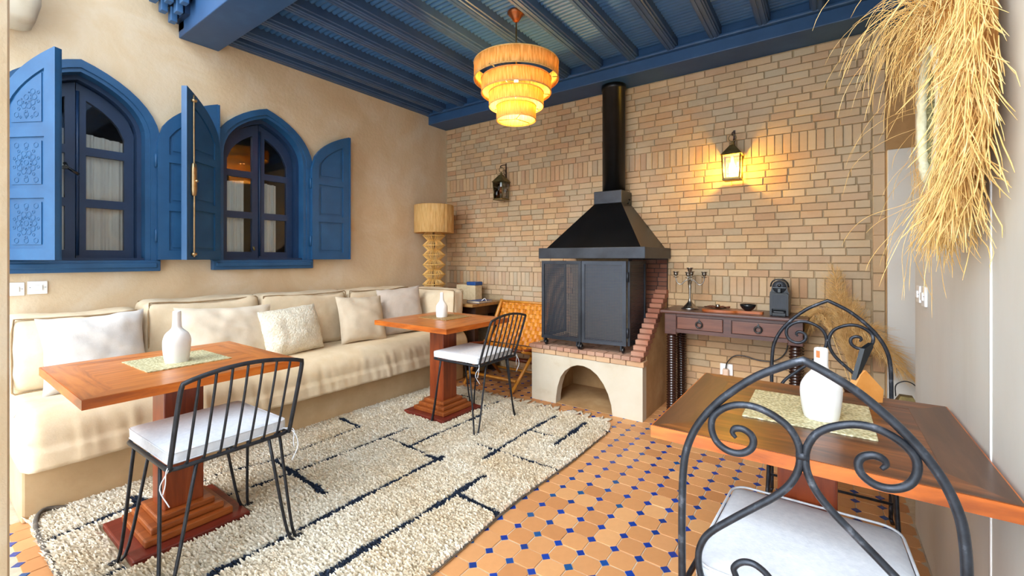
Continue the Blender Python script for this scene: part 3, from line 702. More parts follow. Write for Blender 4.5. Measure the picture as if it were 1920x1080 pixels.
def pillow(name, cy, cx, zb, w, h, T, mat, label, seed, yaw=0, lean=.3, roll=0, wr=.010, pinch=.06):
    M = Matrix.Translation((cx, cy, zb)) @ Matrix.Rotation(yaw, 4, 'Z') @ Matrix.Rotation(-lean, 4, 'Y') @ Matrix.Rotation(roll, 4, 'X')
    f = lambda u, v, t: tuple(M @ Vector((t, u, v+h/2)))
    m = MB(); m.pillow(w, h, T, f, seed, 26, wr, pinch)
    return m.build(name, mat, loc=(cx, cy, zb), label=label, cat='pillow')
pillow('throw_pillow', (.678), -3.40, .520, .475, .43, .080, LINEN_W, 'large pale grey-white pillow at the near left of the sofa', 3, .03, .24, .03, .019, .09)
pillow('throw_pillow', 1.345, -3.405, .522, .62, .41, .075, LINEN_B, 'wide oat linen pillow behind the near white bottle', 11, 0, .23, -.04, .017, .08)
pillow('throw_pillow', 1.805, -3.34, .520, .48, .37, .095, BOUCLE, 'fluffy cream boucle pillow leaning mid-sofa', 23, .10, .30, .05, .016, .03)
pillow('throw_pillow', 2.41, -3.33, .520, .44, .42, .085, LINEN_T, 'square taupe linen pillow with crumpled top, left of the far table', 31, -.12, .34, -.03, .014)
pillow('throw_pillow', 2.905, -3.375, .520, .46, .46, .080, LINEN_G, 'wrinkled greige pillow standing beside the end cushion', 47, -.25, .22, .06, .013)

# ------------------------------------------------------------------ pedestal tables, mats and bottles
def table(cx, cy, bx, by, wx, wy, ztop, long_x, dark, label, zf):
    t = thing('pedestal_table', (bx, by, zf), label, 'table', 'square pedestal tables')
    x0, x1, y0, y1 = cx-wx/2, cx+wx/2, cy-wy/2, cy+wy/2; th = .038; z0 = ztop-th; b = .105
    main, side = (WOOD_DX, WOOD_DY) if dark else (WOOD_Y, WOOD_X)
    tp = MB().box(x0+b, x1-b, y0+b, y1-b, z0, ztop-.0006).build('tabletop', main, t)
    f = lambda u, v, q: (u, v, q)
    for k, (pl, mt) in enumerate([([(x0, y0), (x1, y0), (x1-b, y0+b), (x0+b, y0+b)], WOOD_DX if dark else WOOD_X), ([(x1, y1), (x0, y1), (x0+b, y1-b), (x1-b, y1-b)], WOOD_DX if dark else WOOD_X), ([(x0, y1), (x0, y0), (x0+b, y0+b), (x0+b, y1-b)], side if dark else WOOD_Y), ([(x1, y0), (x1, y1), (x1-b, y1-b), (x1-b, y0+b)], side if dark else WOOD_Y)]):
        MB().plate(pl, [], z0, ztop, f).build('border_plank', mt, t)
    e = .004; m = MB()
    for q in ((x0-e, x1+e, y0-e, y0), (x0-e, x1+e, y1, y1+e), (x0-e, x0, y0, y1), (x1, x1+e, y0, y1)): m.box(*q, z0+.001, ztop-.0015)
    m.build('edge_band', EDGE_O, t)
    m = MB(); c = .0775; m.box(bx-c, bx+c, by-c, by+c, zf+.115, z0+.002, .006); m.build('column', WOOD_R, t)
    zz = zf
    for k, (hw, h, mt) in enumerate([(.222, .030, WOOD_RB), (.168, .032, WOOD_RY), (.140, .028, WOOD_RY), (.112, .028, WOOD_RY)]):
        MB().box(bx-hw, bx+hw, by-hw, by+hw, zz, zz+h, .006).build('base_tier', mt, t); zz += h
    MB().box(bx-.13, bx+.13, by-.13, by+.13, z0-.03, z0).build('top_block', WOOD_R, t)
    return t
ZT = .756
table(-2.555, .775, -2.48, .765, .81, .79, ZT, 0, 0, 'orange-brown pedestal table nearest on the left, on the rug', .012)
table(-2.59, 2.635, -2.545, 2.59, .80, .75, ZT, 0, 0, 'red-brown pedestal table at the far end of the rug', .012)
table(-.048, 1.70, -.048, 1.70, .758, .742, ZT, 1, 1, 'dark-topped pedestal table against the right wall', 0)
def placemat(cx, cy, w, mat, label, rot=0, asp=1):
    m = MB(); m.box(-w/2, w/2, -w*asp/2, w*asp/2, 0, .004)
    o = m.build('placemat', mat, label=label, cat='placemat', group='woven placemats'); o.location = (cx, cy, ZT); o.rotation_euler = (0, 0, rot)
placemat(-2.60, .80, .34, MATW, 'pale gold woven placemat on the near left table', .03)
placemat(-2.655, 2.73, .32, MATD, 'brownish woven placemat on the far table')
placemat(-.05, 1.735, .335, MATW, 'silvery gold placemat on the dark table by the right wall')
def bottle(cx, cy, prof, label, z=ZT+.004, dent=0, sc=1):
    m = MB(); m.lathe([(r*sc, h) for r, h in prof], (0, 0, 0), 40)
    vs = []
    for x, y, zz in m.v:
        k = 1+.03*noise.noise(Vector((x*20, y*20, zz*14+cx)))
        if dent:
            g = math.exp(-((x-.035)**2+(y+.045)**2+(zz-.085)**2)/.0011); k -= .16*g
        vs.append((x*k, y*k, zz))
    m.v = vs
    o = m.build('bottle_vase', CERAMIC, loc=(0, 0, 0), label=label, cat='vase', group='white ceramic bottle vases'); o.location = (cx, cy, z); return o
P1 = [(.001, .002), (.042, 0), (.047, .004), (.053, .04), (.056, .085), (.055, .11), (.046, .135), (.030, .152), (.0205, .166), (.0185, .19), (.0175, .225), (.0170, .240), (.012, .242), (.011, .20), (.001, .19)]
def dense(p, n=5): return [tuple(v) for v in cat([(a, 0, b) for a, b in p], n)]
D = lambda p: [(max(.0008, v[0]), v[2]) for v in dense(p)]
bottle(-2.565, .785, D(P1), 'white bottle vase on the near left table')
P2 = [(.001, .002), (.040, 0), (.046, .004), (.049, .03), (.050, .07), (.047, .095), (.034, .118), (.022, .135), (.016, .16), (.0145, .19), (.0145, .205), (.010, .207), (.009, .18), (.001, .17)]
bottle(-2.67, 2.70, D(P2), 'slim white bottle vase on the far table')
P3 = [(.001, .002), (.040, 0), (.046, .004), (.051, .03), (.0555, .07), (.0545, .10), (.043, .125), (.027, .145), (.0195, .16), (.0185, .18), (.0185, .214), (.013, .216), (.012, .19), (.001, .18)]
b3 = bottle(-.012, 1.685, D(P3), 'dented white bottle vase with a chipped rim on the dark table', dent=1)
MB().lathe([(.0186, 0), (.0192, .010), (.0188, .02)], (0, 0, .192), 16).build('chip', mk('bare_clay', [(.3, (176, 96, 50)), (.7, (196, 118, 70))], 30, .9), b3)
ch = b3.children[0]; ch.data.clear_geometry(); q = MB()
q.add([(.0189*math.cos(a), .0189*math.sin(a), h) for h in (.190, .212) for a in (-2.3, -2.1, -1.9, -1.7)], [(0, 1, 5, 4), (1, 2, 6, 5), (2, 3, 7, 6)]); ch.data.from_pydata(q.v, [], q.f)
# board with a black handle on the dark table
t = thing('handled_board', (.12, 1.98, ZT), 'small orange leather holder with a black strap handle, behind the dented bottle', 'holder')
def fb(u, v, w): return (.115+u*.55+w*.8, 1.965+u*.3-w*.3, ZT+.004+v)
m = MB(); m.plate([(-.045, .095), (-.075, .05), (.030, 0), (.065, .0), (.07, .045), (-.02, .11)], [], -.012, .012, fb); m.build('body', mk('orange_leather', [(.3, (196, 128, 56)), (.7, (216, 150, 78))], 12, .5), t)
m = MB(); m.plate([(-.045, .09), (-.065, .075), (-.02, .185), (.022, .205), (.024, .19)], [], -.008, .008, fb); m.build('strap_handle', GLOSSB, t)

# ------------------------------------------------------------------ iron spindle chairs
def spindle_chair(label):
    t = thing('spindle_chair', (0, 0, 0), label, 'chair', 'black iron spindle chairs')
    h, zs, b = .215, .50, .225
    ring = lambda hx, hy, z, r=.03: [(sx*hx-sx*r*(1-math.cos(a)) if 0 else cxx+r*math.cos(a), cyy+r*math.sin(a), z) for cxx, cyy, a0 in ((hx-r, hy-r, 0), (-hx+r, hy-r, PI/2), (-hx+r, -hy+r, PI), (hx-r, -hy+r, 3*PI/2)) for a in [a0+PI/2*i/4 for i in range(5)] for sx in (1,)]
    m = MB(); m.tube(ring(b, h, zs), .0085, 8, True); m.tube([(-b, 0, zs), (b, 0, zs)], .006, 6); m.build('seat_frame', IRON_T, t)
    for sx in (-1, 1):
        for sy in (-1, 1):
            fx, fy = sx*(b+.005), sy*(h+.055); m = MB()
            m.tube(cat([(sx*(b-.085), sy*h, zs), (sx*(b-.02), sy*(h+.026), .05), (fx-sx*.012, fy, .008), (fx, fy-sy*.002, .004), (fx, fy-sy*.014, .008), (sx*b, sy*(h-.005), .05), (sx*b, sy*(h-.085), zs)], 5), .0065, 7); m.build('leg', IRON_T, t)
    x1 = b+.112; top = lambda y: zs+.338+.032*(1-(y/h)**2)
    m = MB(); m.tube(cat([(b, -h, zs), (b+.012, -h, zs+.03), (x1-.02, -h, zs+.28), (x1, -h+.004, zs+.338)], 4)+[(x1, -h+2*h*i/14, top(-h+2*h*i/14)) for i in range(1, 14)]+cat([(x1, h-.004, zs+.338), (x1-.02, h, zs+.28), (b+.012, h, zs+.03), (b, h, zs)], 4), .0088, 8); m.build('back_hoop', IRON_T, t)
    for i in range(1, 8):
        y = -h+2*h*i/8; m = MB(); m.tube(cat([(b-.012, y, zs+.004), (b+.012, y, zs+.03), (x1-.03, y, zs+.25), (x1, y, top(y))], 4), .0052, 6); m.build('spindle', IRON_T, t)
    c = MB(); c.cushion(b-.006, h-.004, .027, .014, 14, (0, 0, .010), .003, 5, f=lambda q: (q.x-.008, q.y, zs+.034+q.z)); c = c.build('seat_pad', WHITEC, t)
    m = MB()
    for zz in (zs+.054, zs+.016): m.tube([(p[0]-.008, p[1], zz) for p in ring(b-.006, h-.004, 0, .02)], .0028, 5, True)
    m.build('piping', WHITEC, c)
    for sy in (-1, 1):
        for k in range(2): MB().tube(cat([(b-.02, sy*(h-.02), zs+.02), (b+.016, sy*(h+.012), zs+.012-.012*k), (b+.012+.02*k*sy, sy*(h+.014+.010*k), zs-.04-.02*k), (b+.008+.010*k, sy*(h+.02-.016*k), zs-.075-.05*k)], 4), .0020, 5).build('tie', WHITEC, c)
    return t
sc1 = spindle_chair('black iron spindle chair with white pad at the near left table')
sc2 = copy_tree(sc1); sc2['label'] = 'black iron spindle chair with white pad at the far table'
sc1.location = (-2.118, .765, .026); sc2.location = (-2.205, 2.578, .018); sc1.rotation_euler = (0, 0, .02); sc1.scale = sc2.scale = (1, 1, .962)

# ------------------------------------------------------------------ fireplace, hood and fire screen
FX0, FX1, FY = -2.155, -1.143, 3.32
fp = thing('fireplace', (-1.65, 3.66, 0), 'raised masonry fireplace with arched opening and brick hearth, against the brick wall', 'fireplace')
m = MB(); ah = [(-1.908, 0), (-1.905, .06), (-1.89, .15), (-1.862, .235), (-1.82, .295), (-1.76, .340), (-1.70, .361), (-1.645, .362), (-1.58, .345), (-1.52, .305), (-1.465, .24), (-1.425, .165), (-1.398, .08), (-1.388, 0)]
m.plate([(FX0, 0)]+ah+[(FX1, 0), (FX1, .418), (FX0, .418)], [], 0, .085, lambda u, v, t: (u, FY+t, v)); m.build('front_face', PLASTER_W, fp)
for a, b in ((FX0, FX0+.09), (FX1-.09, FX1)): MB().box(a, b, FY+.085, YB-.01, 0, .418).build('side_wall', PLASTER_B, fp)
m = MB(); m.box(FX0+.09, FX1-.09, YB-.06, YB-.01, 0, .36); m.box(FX0+.09, FX1-.09, FY+.085, YB-.01, .37, .418); m.build('back_lining', PLASTER_B, fp)
m = MB(); m.box(FX0+.09, FX1-.09, FY+.01, YB-.06, 0.001, .006); m.build('firebox_floor', PLASTER_B, fp)
def bricks_row(x0, x1, w, y, d, z0, h, mt, jit=.003, gap=.005):
    x = x0
    while x < x1-.02:
        ww = min(w*R.uniform(.93, 1.07), x1-x); ww = x1-x if x1-x-ww < .03 else ww
        v = MB().box(x+gap/2, x+ww-gap/2, y+R.uniform(-jit, jit), y+d, z0+gap/2, z0+h-gap*.2+R.uniform(-.001, .001), .003)
        v.build('brick', mt, fp); x += ww
bricks_row(FX0, FX1+.012, .128, FY-.008, .10, .418, .044, CLAYB)
bricks_row(FX0-.02, FX1-.005, .072, FY-.022, .11, .462, .034, REDBRICK)
m = MB(); m.box(FX0+.03, FX1-.03, FY+.095, YB-.03, .42, .478); m.build('hearth_core', MORTAR, fp)
y = FY+.09; k = 0
while y < YB-.12:
    bricks_row(FX0, FX1-.10, .13 if k % 2 else .11, y, .068, .462, .031, SOOT, .001); y += .068; k += 1
# stepped brick cheek on the right, plaster outside
NS = 13; sz = .0375; sy = .0495
st = [(FY+.0+.02, .496)]
for k in range(NS): st += [(FY+.02+sy*k, .496+sz*(k+1)), (FY+.02+sy*(k+1), .496+sz*(k+1))]
st[-1] = (YB-.01, st[-1][1]); prof = [(FY+.02, .496)]+st[1:]+[(YB-.01, .496)]
m = MB(); m.plate([(a+.004, b-.004) for a, b in prof], [], FX1-.088, FX1-.002, lambda u, v, t: (t, u, v)); m.build('stepped_cheek', PLASTER_B, fp)
for a, b in ((FX1-.025, FX1-.001), (FX0+.001, FX0+.025)): MB().box(a, b, FY+.10, YB-.011, .418, .499).build('cheek_plaster', PLASTER_B, fp)
for k in range(NS):
    y0 = FY+.012+sy*k; MB().box(FX1-.098, FX1+.004, y0, min(y0+.12, YB-.012), .496+sz*k+.002, .496+sz*(k+1)-.001, .003).build('brick', REDBRICK, fp)
z0 = .50
while z0 < 1.25:
    x = -1.46+R.uniform(-.05, 0)
    while x < FX1-.01:
        w = min(R.uniform(.11, .15), FX1-x); MB().box(x+.003, x+w-.003, YB-.045+R.uniform(-.003, .003), YB-.012, z0+.002, z0+.036, .003).build('brick', SOOT, fp); x += w
    z0 += .0395
MB().box(-1.50, FX1, YB-.036, YB-.0125, .49, 1.262).build('lining_mortar', DARKB, fp)
hd = thing('extractor_hood', (-1.6, 3.66, 1.25), 'black sheet-metal hood with round flue above the fireplace', 'hood')
HX0, HX1, HY = -2.072, -1.118, 3.30
m = MB(); m.box(HX0, HX1, HY, YB-.012, 1.258, 1.350, .004); m.build('lip', GREYM, hd)
bx0, bx1, by0 = -1.738, -1.478, 3.735
m = MB(); A = [(HX0+.055, HY+.05, 1.350), (HX1-.05, HY+.05, 1.350), (HX1-.05, YB-.013, 1.350), (HX0+.055, YB-.013, 1.350)]; B = [(bx0, by0, 1.757), (bx1, by0, 1.757), (bx1, YB-.013, 1.757), (bx0, YB-.013, 1.757)]
m.strip(A, B, True); m.build('canopy', BLACKM, hd)
m = MB(); m.box(bx0-.003, bx1+.003, by0-.004, YB-.013, 1.757, 1.872, .004); m.build('collar_box', GREYM, hd)
m = MB(); m.tube([(bx1+.01, 3.86, 1.755), (bx1+.03, 3.86, 1.775), (bx1+.03, 3.88, 1.795), (bx1+.008, 3.9, 1.80)], .006, 6); m.build('damper_handle', GLOSSB, hd)
m = MB(); m.lathe([(.104, 1.872), (.104, 2.815), (.112, 2.817), (.112, 2.861)], (-1.605, 3.872, 0), 40); m.build('flue', BLACKM, hd)
fs = thing('fire_screen', (-1.68, 3.42, .496), 'dark perforated metal fire screen on casters standing on the hearth', 'fire screen')
SZ0, SZ1 = .555, 1.238
def screen_panel(p, q, name):
    d = Vector((q[0]-p[0], q[1]-p[1], 0)); L = d.length; d.normalize(); nrm = Vector((-d.y, d.x, 0))
    f = lambda u, v, t: tuple(Vector((p[0], p[1], 0))+d*u+nrm*t+Vector((0, 0, v)))
    b = .026
    fr = MB().plate([(0, SZ0), (L, SZ0), (L, SZ1), (0, SZ1)], [[(b, SZ0+b), (L-b, SZ0+b), (L-b, SZ1-b), (b, SZ1-b)]], -.009, .009, f).build(name, GREYM, fs)
    m = MB(); m.add([f(u, v, 0) for u, v in ((b-.004, SZ0+b-.004), (L-b+.004, SZ0+b-.004), (L-b+.004, SZ1-b+.004), (b-.004, SZ1-b+.004))], [(0, 1, 2, 3)]); m.build('mesh_sheet', PERF, fr); return f, L
c0, c1, c2 = (-2.062, 3.345), (-1.672, 3.342), (-1.298, 3.385)
screen_panel(c0, c1, 'door'); f2, L2 = screen_panel((c1[0]+.006, c1[1]-.004), c2, 'door'); screen_panel((c2[0]+.012, c2[1]+.02), (c2[0]+.02, 3.78), 'side_panel'); screen_panel((c0[0]+.0, 3.78), (c0[0], c0[1]+.02), 'side_panel')
for zz in (.66, 1.11): MB().tube([(c2[0]+.008, c2[1]+.004, zz-.04), (c2[0]+.008, c2[1]+.004, zz+.04)], .008, 8).build('hinge', GREYM, fs)
for x, y in ((c0[0]+.035, c0[1]), (c1[0]-.03, c1[1]-.01), (c1[0]-.005, c1[1]-.012), (c2[0]-.035, c2[1]-.005)):
    m = MB(); m.box(x-.006, x+.006, y-.022, y+.022, .522, .556); cs = m.build('caster_bracket', GREYM, fs)
    m = MB(); prof = [(.001, -.008), (.022, -.008), (.0245, -.004), (.0245, .004), (.022, .008), (.001, .008)]; m.lathe(prof, (0, 0, 0), 18); m.v = [(x+b[2]+.012, y+b[0], .5205+b[1]) for b in m.v]; m.build('wheel', GLOSSB, cs)

# ------------------------------------------------------------------ console table and what stands on it
CX0, CX1, CY0, CY1, CZ = -1.055, -.125, 3.585, 3.972, .846
cn = thing('console_table', (-.59, 3.78, 0), 'dark two-drawer console table with turned ring legs by the brick wall', 'console')
m = MB(); m.box(CX0-.03, CX1+.03, CY0-.03, CY1, CZ-.022, CZ, .006); m.build('top', CONS, cn)
m = MB(); m.box(CX0, CX1, CY0+.02, CY1-.005, .672, CZ-.022); 
for x in (CX0, CX1-.09): m.box(x, x+.09, CY0, CY1-.004, .655, CZ-.0225, .004)
m.box(CX0+.09, CX1-.09, CY0+.004, CY0+.03, .672, .700); m.box(CX0+.09, CX1-.09, CY0+.004, CY0+.03, CZ-.045, CZ-.022); m.box(-.622, -.57, CY0+.004, CY0+.03, .700, CZ-.045); m.build('apron', CONS, cn)
for x0, x1 in ((CX0+.098, -.628), (-.564, CX1-.098)):
    d = MB().box(x0, x1, CY0+.001, CY0+.022, .704, CZ-.049, .003).build('drawer', DRAW, cn); xc = (x0+x1)/2
    m = MB(); m.tube([(xc+.022*math.cos(2*PI*i/20), CY0-.012, .748+.022*math.sin(2*PI*i/20)) for i in range(20)], .006, 7, True); m.lathe([(.001, -.012), (.012, -.010), (.014, 0), (.001, .004)], (xc, CY0-.004, .773), 10); m.plate([(xc-.012, .765), (xc+.012, .765), (xc, .795)], [], 0, .008, lambda u, v, t: (u, CY0-t, v)); m.build('ring_pull', GLOSSB, d)
pr = [(.03, 0)]; z0 = .004
while z0 < .62: pr += [(.032, z0), (.041, z0+.007), (.042, z0+.012), (.032, z0+.019)]; z0 += .0205
pr += [(.034, .655)]
lg = None
for x in (CX0+.045, CX1-.045):
    for y in (CY0+.045, CY1-.06):
        if lg is None: lg = MB().lathe(pr, (0, 0, 0), 20).build('leg', CONSL); lg.parent = cn; o = lg
        else: o = bpy.data.objects.new('leg', lg.data); COL.objects.link(o); o.parent = cn
        o.location = Vector((x, y, 0))-Vector(cn.location)
cd = thing('candelabra', (-.905, 3.77, CZ), 'silver five-arm candelabra at the left end of the console', 'candelabra')
q = Vector(cd.location)
m = MB(); m.lathe([(r, h) for r, h in [(.001, 0), (.066, 0), (.068, .006), (.060, .014), (.048, .022), (.034, .036), (.022, .05), (.013, .066), (.009, .085), (.008, .10), (.0105, .16), (.012, .185), (.008, .205), (.013, .216), (.013, .224), (.007, .236), (.0065, .27), (.011, .282), (.006, .292), (.010, .300), (.017, .315), (.019, .328), (.026, .334), (.026, .338), (.012, .338), (.010, .325), (.001, .322)]], q, 24); m.build('stem', SILVER, cd)
for k in range(4):
    a = k*PI/2+.12; L = .108; dx, dy = math.cos(a), math.sin(a); m = MB()
    m.tube(cat([q+Vector((dx*s*L, dy*s*L, h)) for s, h in ((.05, .222), (.22, .238), (.42, .222), (.62, .200), (.84, .206), (.97, .232), (1.0, .255))], 4), .0045, 7); ar = m.build('arm', SILVER, cd)
    m = MB(); e = q+Vector((dx*L, dy*L, .255)); m.lathe([(.001, 0), (.022, .004), (.024, .008), (.008, .008), (.007, .014), (.017, .022), (.019, .034), (.017, .040), (.025, .046), (.025, .050), (.011, .050), (.010, .036), (.001, .034)], e, 16); m.build('candle_cup', SILVER, ar)
def bslab(name, pts, z0, z1, mt, loc, label, c): 
    m = MB(); m.plate([(p[0], p[1]) for p in cat([(a, b, 0) for a, b in pts], 5, True)], [], z0, z1, lambda u, v, t: (u, v, t)); return m.build(name, mt, loc=loc, label=label, cat=c)
BOARD = wood('board_wood', [(.3, (150, 74, 30)), (.6, (178, 98, 48)), (.8, (196, 122, 70))], (1, 9, 9), rough=.4)
bslab('serving_board', [(-.795, 3.70), (-.77, 3.655), (-.68, 3.64), (-.58, 3.655), (-.54, 3.68), (-.46, 3.69), (-.385, 3.69), (-.375, 3.73), (-.385, 3.755), (-.46, 3.76), (-.54, 3.775), (-.58, 3.80), (-.68, 3.815), (-.77, 3.80)], CZ, CZ+.018, BOARD, (-.6, 3.73, CZ), 'long paddle-shaped wooden serving board on the console', 'board')
m = MB()
for j in range(12):
    for i in range(12):
        pass
n = 16; vs = []
for j in range(n+1):
    for i in range(n+1):
        a, b = -1+2*i/n, -1+2*j/n; x, y = a*.085, b*.055; e = max(abs(a), abs(b))
        vs.append((-.69+x*(1+.15*noise.noise(Vector((b*2, 3, 1)))), 3.725+y*(1+.2*noise.noise(Vector((a*2, 7, 2)))), CZ+.0195+.013*(1+noise.noise(Vector((x*40, y*40, 2))))*e))
m.add(vs, [(j*(n+1)+i, j*(n+1)+i+1, (j+1)*(n+1)+i+1, (j+1)*(n+1)+i) for j in range(n) for i in range(n)], True)
m.add([(v[0], v[1], v[2]+.004) for v in vs], [(j*(n+1)+i, j*(n+1)+i+1, (j+1)*(n+1)+i+1, (j+1)*(n+1)+i) for j in range(n) for i in range(n)], True)
m.build('leather_piece', mk('dark_leather', [(.3, (74, 34, 20)), (.7, (112, 56, 34))], 14, .4), loc=(-.69, 3.725, CZ+.018), label='dark brown crumpled leather piece on the serving board', cat='leather')
m = MB(); m.lathe([(.001, 0), (.014, 0), (.015, .006), (.0155, .024), (.012, .028), (.001, .028)], (-.685, 3.72, CZ+.027), 18); m.build('pot_lid', SILVER, loc=(-.685, 3.72, CZ+.027), label='small round metal cup on the leather piece', cat='cup')
m = MB(); m.lathe([(.001, 0), (.022, 0), (.025, .004), (.042, .018), (.053, .036), (.055, .050), (.052, .050), (.048, .036), (.036, .020), (.001, .012)], (-.478, 3.73, CZ+.018), 30); m.build('bowl', GLOSSB, loc=(-.478, 3.73, CZ+.018), label='small glossy black bowl on the serving board', cat='bowl')
cm = thing('coffee_machine', (-.272, 3.74, CZ), 'small black capsule coffee machine at the right of the console', 'coffee machine')
mx_, y0, y1 = -.272, 3.655, 3.90; ol = [(-.058, 0), (.058, 0), (.0595, .165), (.052, .178), (.0475, .205)]+[(.0475*math.cos(a), .207+.047*math.sin(a)) for a in [PI*i/14 for i in range(1, 14)]]+[(-.0475, .205), (-.052, .178), (-.0595, .165)]
m = MB(); m.plate(ol, [], 0, y1-y0-.04, lambda u, v, t: (mx_+u, y0+.04+t, CZ+v)); m.build('body', PLASTIC_B, cm)
m = MB(); m.plate([(-.0575, .006), (-.044, .006), (-.044, .052), (.044, .052), (.044, .006), (.0575, .006), (.0575, .155), (.046, .165), (-.046, .165), (-.0575, .155)], [], 0, .042, lambda u, v, t: (mx_+u, y0+t, CZ+v)); fg = m.build('front_grille', PLASTIC_B, cm)
for i in range(11): MB().box(mx_-.042+.0084*i-.0018, mx_-.042+.0084*i+.0018, y0-.003, y0+.001, CZ+.056, CZ+.150).build('rib', GREYM, fg)
m = MB(); m.box(mx_-.043, mx_+.043, y0-.012, y0+.05, CZ, CZ+.024, .004); m.cushion(.042, .03, .010, .009, 6, f=lambda q: (mx_+q.x, y0+.016+q.y, CZ+.03+q.z)); m.build('drip_tray', PLASTIC_B, cm)
m = MB(); m.lathe([(.001, 0), (.040, 0), (.044, .006), (.044, .02)], (0, 0, 0), 28); m.v = [(mx_+a, y0+.034+c2_, CZ+.207+b) for a, b, c2_ in m.v]; m.build('head_disc', GREYM, cm)
m = MB(); m.lathe([(.001, 0), (.011, 0), (.012, .008), (.012, .02)], (0, 0, 0), 16); m.v = [(mx_+a, y0+.024+c2_, CZ+.219+b) for a, b, c2_ in m.v]; m.box(mx_-.042, mx_+.042, y0+.026, y0+.036, CZ+.200, CZ+.206); m.box(mx_-.012, mx_+.012, y0+.01, y0+.036, CZ+.166, CZ+.200, .004); m.build('spout', GLOSSB, cm)
m = MB(); m.tube(cat([(mx_-.056, y0+.06, CZ+.207), (mx_-.05, y0+.055, CZ+.235), (mx_-.03, y0+.052, CZ+.257), (mx_, y0+.05, CZ+.262), (mx_+.03, y0+.052, CZ+.257), (mx_+.05, y0+.055, CZ+.235), (mx_+.056, y0+.06, CZ+.207)], 4), .005, 7); m.build('lever', GLOSSB, cm)
# socket, plug and cord
so = thing('wall_socket', (-.668, YB, .345), 'white wall socket under the console with a plug in it', 'socket')
m = MB(); m.box(-.716, -.62, YB-.024, YB-.008, .295, .388, .004); m.build('plate', PLASTIC_W, so)
pg = thing('power_cord', (-.668, 3.96, .34), 'black cord with a pinkish plug running to the coffee machine', 'cord')
m = MB(); m.cushion(.024, .022, .036, .014, 6, f=lambda q: (-.668+q.x, YB-.047+q.y, .318+q.z)); m.build('plug', mk('pinkish_plug', [(.3, (206, 172, 146)), (.7, (222, 192, 168))], 6, .5), pg)
m = MB(); m.tube(cat([(-.668, YB-.05, .35), (-.655, YB-.05, .41), (-.60, YB-.045, .468), (-.52, YB-.04, .472), (-.43, YB-.04, .452), (-.33, YB-.04, .462), (-.26, YB-.035, .52), (-.235, YB-.02, .62), (-.235, YB-.018, .80), (-.25, YB-.02, .87), (-.262, YB-.05, .90)], 6), .0045, 7); m.build('lead', GLOSSB, pg)

# ------------------------------------------------------------------ corner table, lamp and books
ct = thing('corner_table', (-3.41, 3.74, 0), 'dark wooden corner table behind the sofa end', 'table')
m = MB(); m.box(-3.86, -2.955, 3.43, 3.985, .752, .785, .004); m.build('top', wood('cane_edge_wood', [(.3, (130, 92, 48)), (.6, (162, 122, 70)), (.8, (182, 144, 92))], (1, 9, 9), rough=.5), ct)
m = MB(); m.box(-3.84, -3.0, 3.53, 3.96, .66, .752); m.build('apron', DARKB, ct)
for x in (-3.82, -3.13):
    for y in (3.54, 3.90): MB().box(x, x+.11, y, y+.06, 0, .66).build('leg', DARKB, ct)
lp = thing('straw_lamp', (-3.625, 3.735, .785), 'tall raffia table lamp with drum shade and zigzag woven base in the corner', 'lamp')
lc = Vector((-3.612, 3.745, 0)); rs = .235; lc = Vector((-3.64, 3.70, 0)); rs = .228
lc = Vector((-3.645, 3.56, 0)); rs = .222
lp.location = (lc.x, lc.y, .785)
m = MB(); n = 150; rr = random.Random(4); J = [1+rr.uniform(-.012, .012) for _ in range(n)]; vs = []
for r, z0 in ((rs-.006, 1.548), (rs, 1.552), (rs, 1.862), (rs-.006, 1.866), (rs-.012, 1.862), (rs-.012, 1.552)): vs += [(lc.x+r*J[j]*math.cos(2*PI*j/n), lc.y+r*J[j]*math.sin(2*PI*j/n), z0) for j in range(n)]
m.add(vs, [(i*n+j, i*n+(j+1) % n, ((i+1) % 6)*n+(j+1) % n, ((i+1) % 6)*n+j) for i in range(6) for j in range(n)], True)
m.v = [(a-lc.x, b-lc.y, c-.785) for a, b, c in m.v]; o = m.build('shade', SHADE2); o.parent = lp
NZ = 7; zt, zb_ = 1.575, .80; hstep = (zt-zb_)/NZ
for k in range(NZ):
    z1 = zt-k*hstep; zm = z1-hstep/2; z2 = z1-hstep; R1, R2_ = .070, .126; m = MB(); n = 46
    for j in range(n):
        a = 2*PI*j/n; b = a+rr.uniform(-.05, .05); cv = lambda r, a, z: (lc.x+r*math.cos(a), lc.y+r*math.sin(a), z)
        m.tube([cv(R1, a, z1), cv(R2_, b, zm), cv(R1, a, z2)], .0036, 4, cap=False)
    m.build('woven_tier', STRAW_L, lp, kind='stuff')
    m = MB(); m.tube([(lc.x+R2_*math.cos(2*PI*i/36), lc.y+R2_*math.sin(2*PI*i/36), zm) for i in range(36)], .005, 5, True); m.build('ring', STRAW_L, lp)
m = MB(); m.lathe([(.001, .785), (.125, .785), (.125, .80), (.001, .80)], (lc.x, lc.y, 0), 30); m.build('foot', DARKB, lp)
m = MB(); m.lathe([(.014, .80), (.014, 1.62)], (lc.x, lc.y, 0), 10); m.build('pole', DARKB, lp)
def book(x, y, z, w, d, h, mt, label, rot=0):
    b = thing('book', (x, y, z), label, 'book', 'books on the corner table')
    m = MB(); m.box(x-w/2, x+w/2, y-d/2, y+d/2, z, z+.003); m.box(x-w/2, x+w/2, y-d/2, y+d/2, z+h-.003, z+h); m.box(x-w/2, x-w/2+.003, y-d/2, y+d/2, z, z+h); m.build('cover', mt, b)
    m = MB(); m.box(x-w/2+.003, x+w/2-.004, y-d/2+.004, y+d/2-.004, z+.003, z+h-.003); m.build('pages', PAPER, b); return b
book(-3.05, 3.66, .785, .17, .22, .022, BOOKBLUE, 'flat blue book at the free end of the corner table')
bt = thing('storage_tin', (-3.25, 3.80, .785), 'upright blue-lidded tin behind the end cushion', 'tin')
